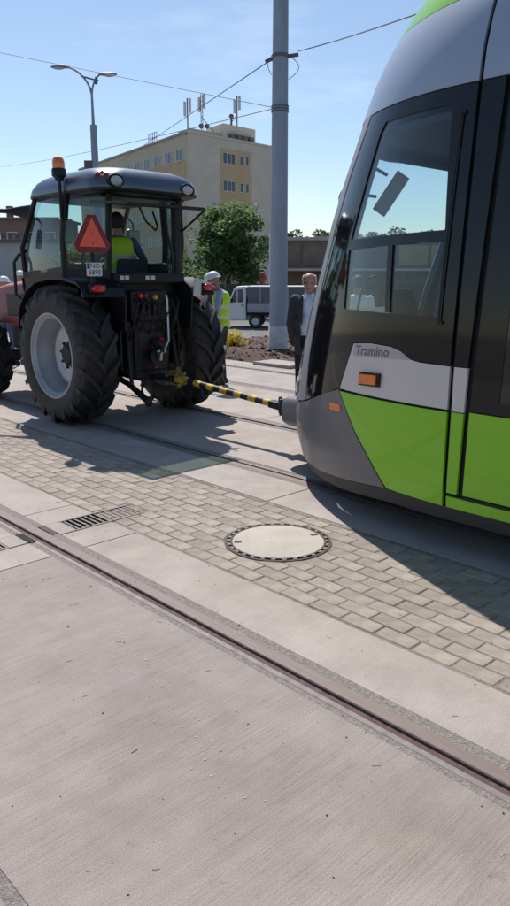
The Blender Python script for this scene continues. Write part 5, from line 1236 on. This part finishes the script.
    if jacket:
        def kf(q):
            ar = min(near(q, J['shL'], J['elL'])[0], near(q, J['elL'], J['wrL'])[0], near(q, J['shR'], J['elR'])[0], near(q, J['elR'], J['wrR'])[0])
            if min((q-J['wrL']).length, (q-J['wrR']).length) < .03: return False
            inarm = ar < .085 and abs(q.x) > .15
            if inarm: return True
            if q.z > nz_-.005+.02*(q.y < 0): return False
            op = .095+.035*max(0, (q.z-.9)/.55) if q.z > .85 else .06
            if q.y > .02 and abs(q.x) < op: return False
            return q.z > .76
        jk = shell('jacket', .018, 'suit', kf, thick=.008)
        for sx in (-1, 1):
            e = MB(); e.add([(sx*.072, .078, 1.470), (sx*.120, .086, 1.43), (sx*.155, .118, 1.27), (sx*.105, .146, 1.08), (sx*.110, .140, 1.26)], [(0, 1, 2, 3, 4)]) if 0 else e.add([(sx*.072, .088, 1.470), (sx*.115, .092, 1.44), (sx*.150, .128, 1.27), (sx*.085, .155, 1.10), (sx*.082, .150, 1.28)], [(0, 1, 2, 3, 4)]); e.build('lapel', M['suit'], jk, sol=.006)
            e = MB(); e.add([(sx*.008, .072, 1.468), (sx*.055, .062, 1.50), (sx*.072, .075, 1.462), (sx*.040, .105, 1.415)], [(0, 1, 2, 3)]); e.build('collar', M[topm], t, sol=.005)
    if vest:
        def kf(q):
            if q.z > nz_-.015 or q.z < p.z-.03: return False
            if abs(q.x) > .165 and q.z > 1.22: return False
            if q.y > .03 and abs(q.x) < .02+.07*max(0, (q.z-1.3)/.17): return False
            return True
        vs_ = shell('hi_vis_vest', .014, 'hivis', kf, sleeves=False)
        vs_.data.materials.append(M['reflect'])
        for f in vs_.data.polygons:
            if any(abs(f.center.z-zb) < .024 for zb in (p.z+.10, p.z+.26)): f.material_index = 1
    return t
TOCAM = lambda x, y: math.atan2(-x, y) + pi          # yaw that faces the viewer at the origin (+Y local is forward)
def face(x, y, dx, dy): return math.atan2(-dx, dy)
mp_ = V(.625, 8.6)
person('balding man in dark suit jacket and light open shirt beside the tram front', (mp_.x, mp_.y, 0), face(0, 0, -mp_.x+.6, -mp_.y), 1.68, look=-.1, nod=.10, jacket=True, hair=('hairg', 'sides'), topm='shirt', trousers='trouser', belly=1.12,
       pose=dict(shL=(-.165, -.01, 1.405), shR=(.165, -.01, 1.405), elL=(-.205, -.05, 1.13), wrL=(-.17, -.10, .90), hdL=(-.13, -.15, .83), elR=(.205, -.05, 1.13), wrR=(.17, -.10, .90), hdR=(.13, -.15, .83)))
vp = V(-.50, 11.0)
hv = V(-1, .18)
person('worker in white helmet and yellow vest behind the right rear tractor wheel', (vp.x, vp.y, 0), face(0, 0, hv.x, hv.y), 1.68, nod=.35, vest=True, helmet=True, topm='shirtb', trousers='trouser', short=True, skin='skin2', group=None,
       pose=dict(elL=(-.25, .02, 1.13), wrL=(-.14, .24, 1.10), hdL=(-.10, .31, 1.13), elR=(.25, .02, 1.13), wrR=(.14, .24, 1.10), hdR=(.10, .31, 1.13), neck=(0, .05, 1.46), head=(0, .13, 1.60)))
wpz = V(1.38, 10.0)
person('dark haired man in white shirt seen through the tram cab window', (wpz.x, wpz.y, 0), face(0, 0, wpz.x+.4, wpz.y), 1.64, hair=('haird', 'full'), topm='shirtw', trousers='trouser', skin='skin2', vox=.012)
w1 = V(-4.72, 14.0); hv = V(.5, 1)
person('worker in white helmet at the left edge beyond the tractor bonnet', (w1.x, w1.y, 0), face(0, 0, hv.x, hv.y), 1.60, helmet=True, topm='denim', trousers='denim', skin='skin2', vox=.013)
w2 = V(-5.66, 18.0)
person('more distant worker in white helmet behind the cab grab rail', (w2.x, w2.y, 0), face(0, 0, 1, .2), 1.72, helmet=True, topm='shirtw', trousers='denim', skin='skin2', vox=.014)
# the driver, sitting in the cab
person('tractor driver in yellow vest and blue sleeves seated in the cab', (4.85, 7.42, .62), R(-14), 1.72, look=R(-10), vest=True, topm='denim', trousers='trouser', hair=('haird', 'full'), skin='skin2', vox=.011,
       pose=dict(pelvis=(0, 0, .98), hpL=(-.10, .05, .96), knL=(-.15, .45, .98), anL=(-.15, .52, .55), hpR=(.10, .05, .96), knR=(.15, .45, .98), anR=(.15, .52, .55), elL=(-.26, .10, 1.16), wrL=(-.16, .36, 1.22), hdL=(-.13, .43, 1.24), elR=(.33, .02, 1.20), wrR=(.40, .16, 1.03), hdR=(.41, .23, 1.01)))
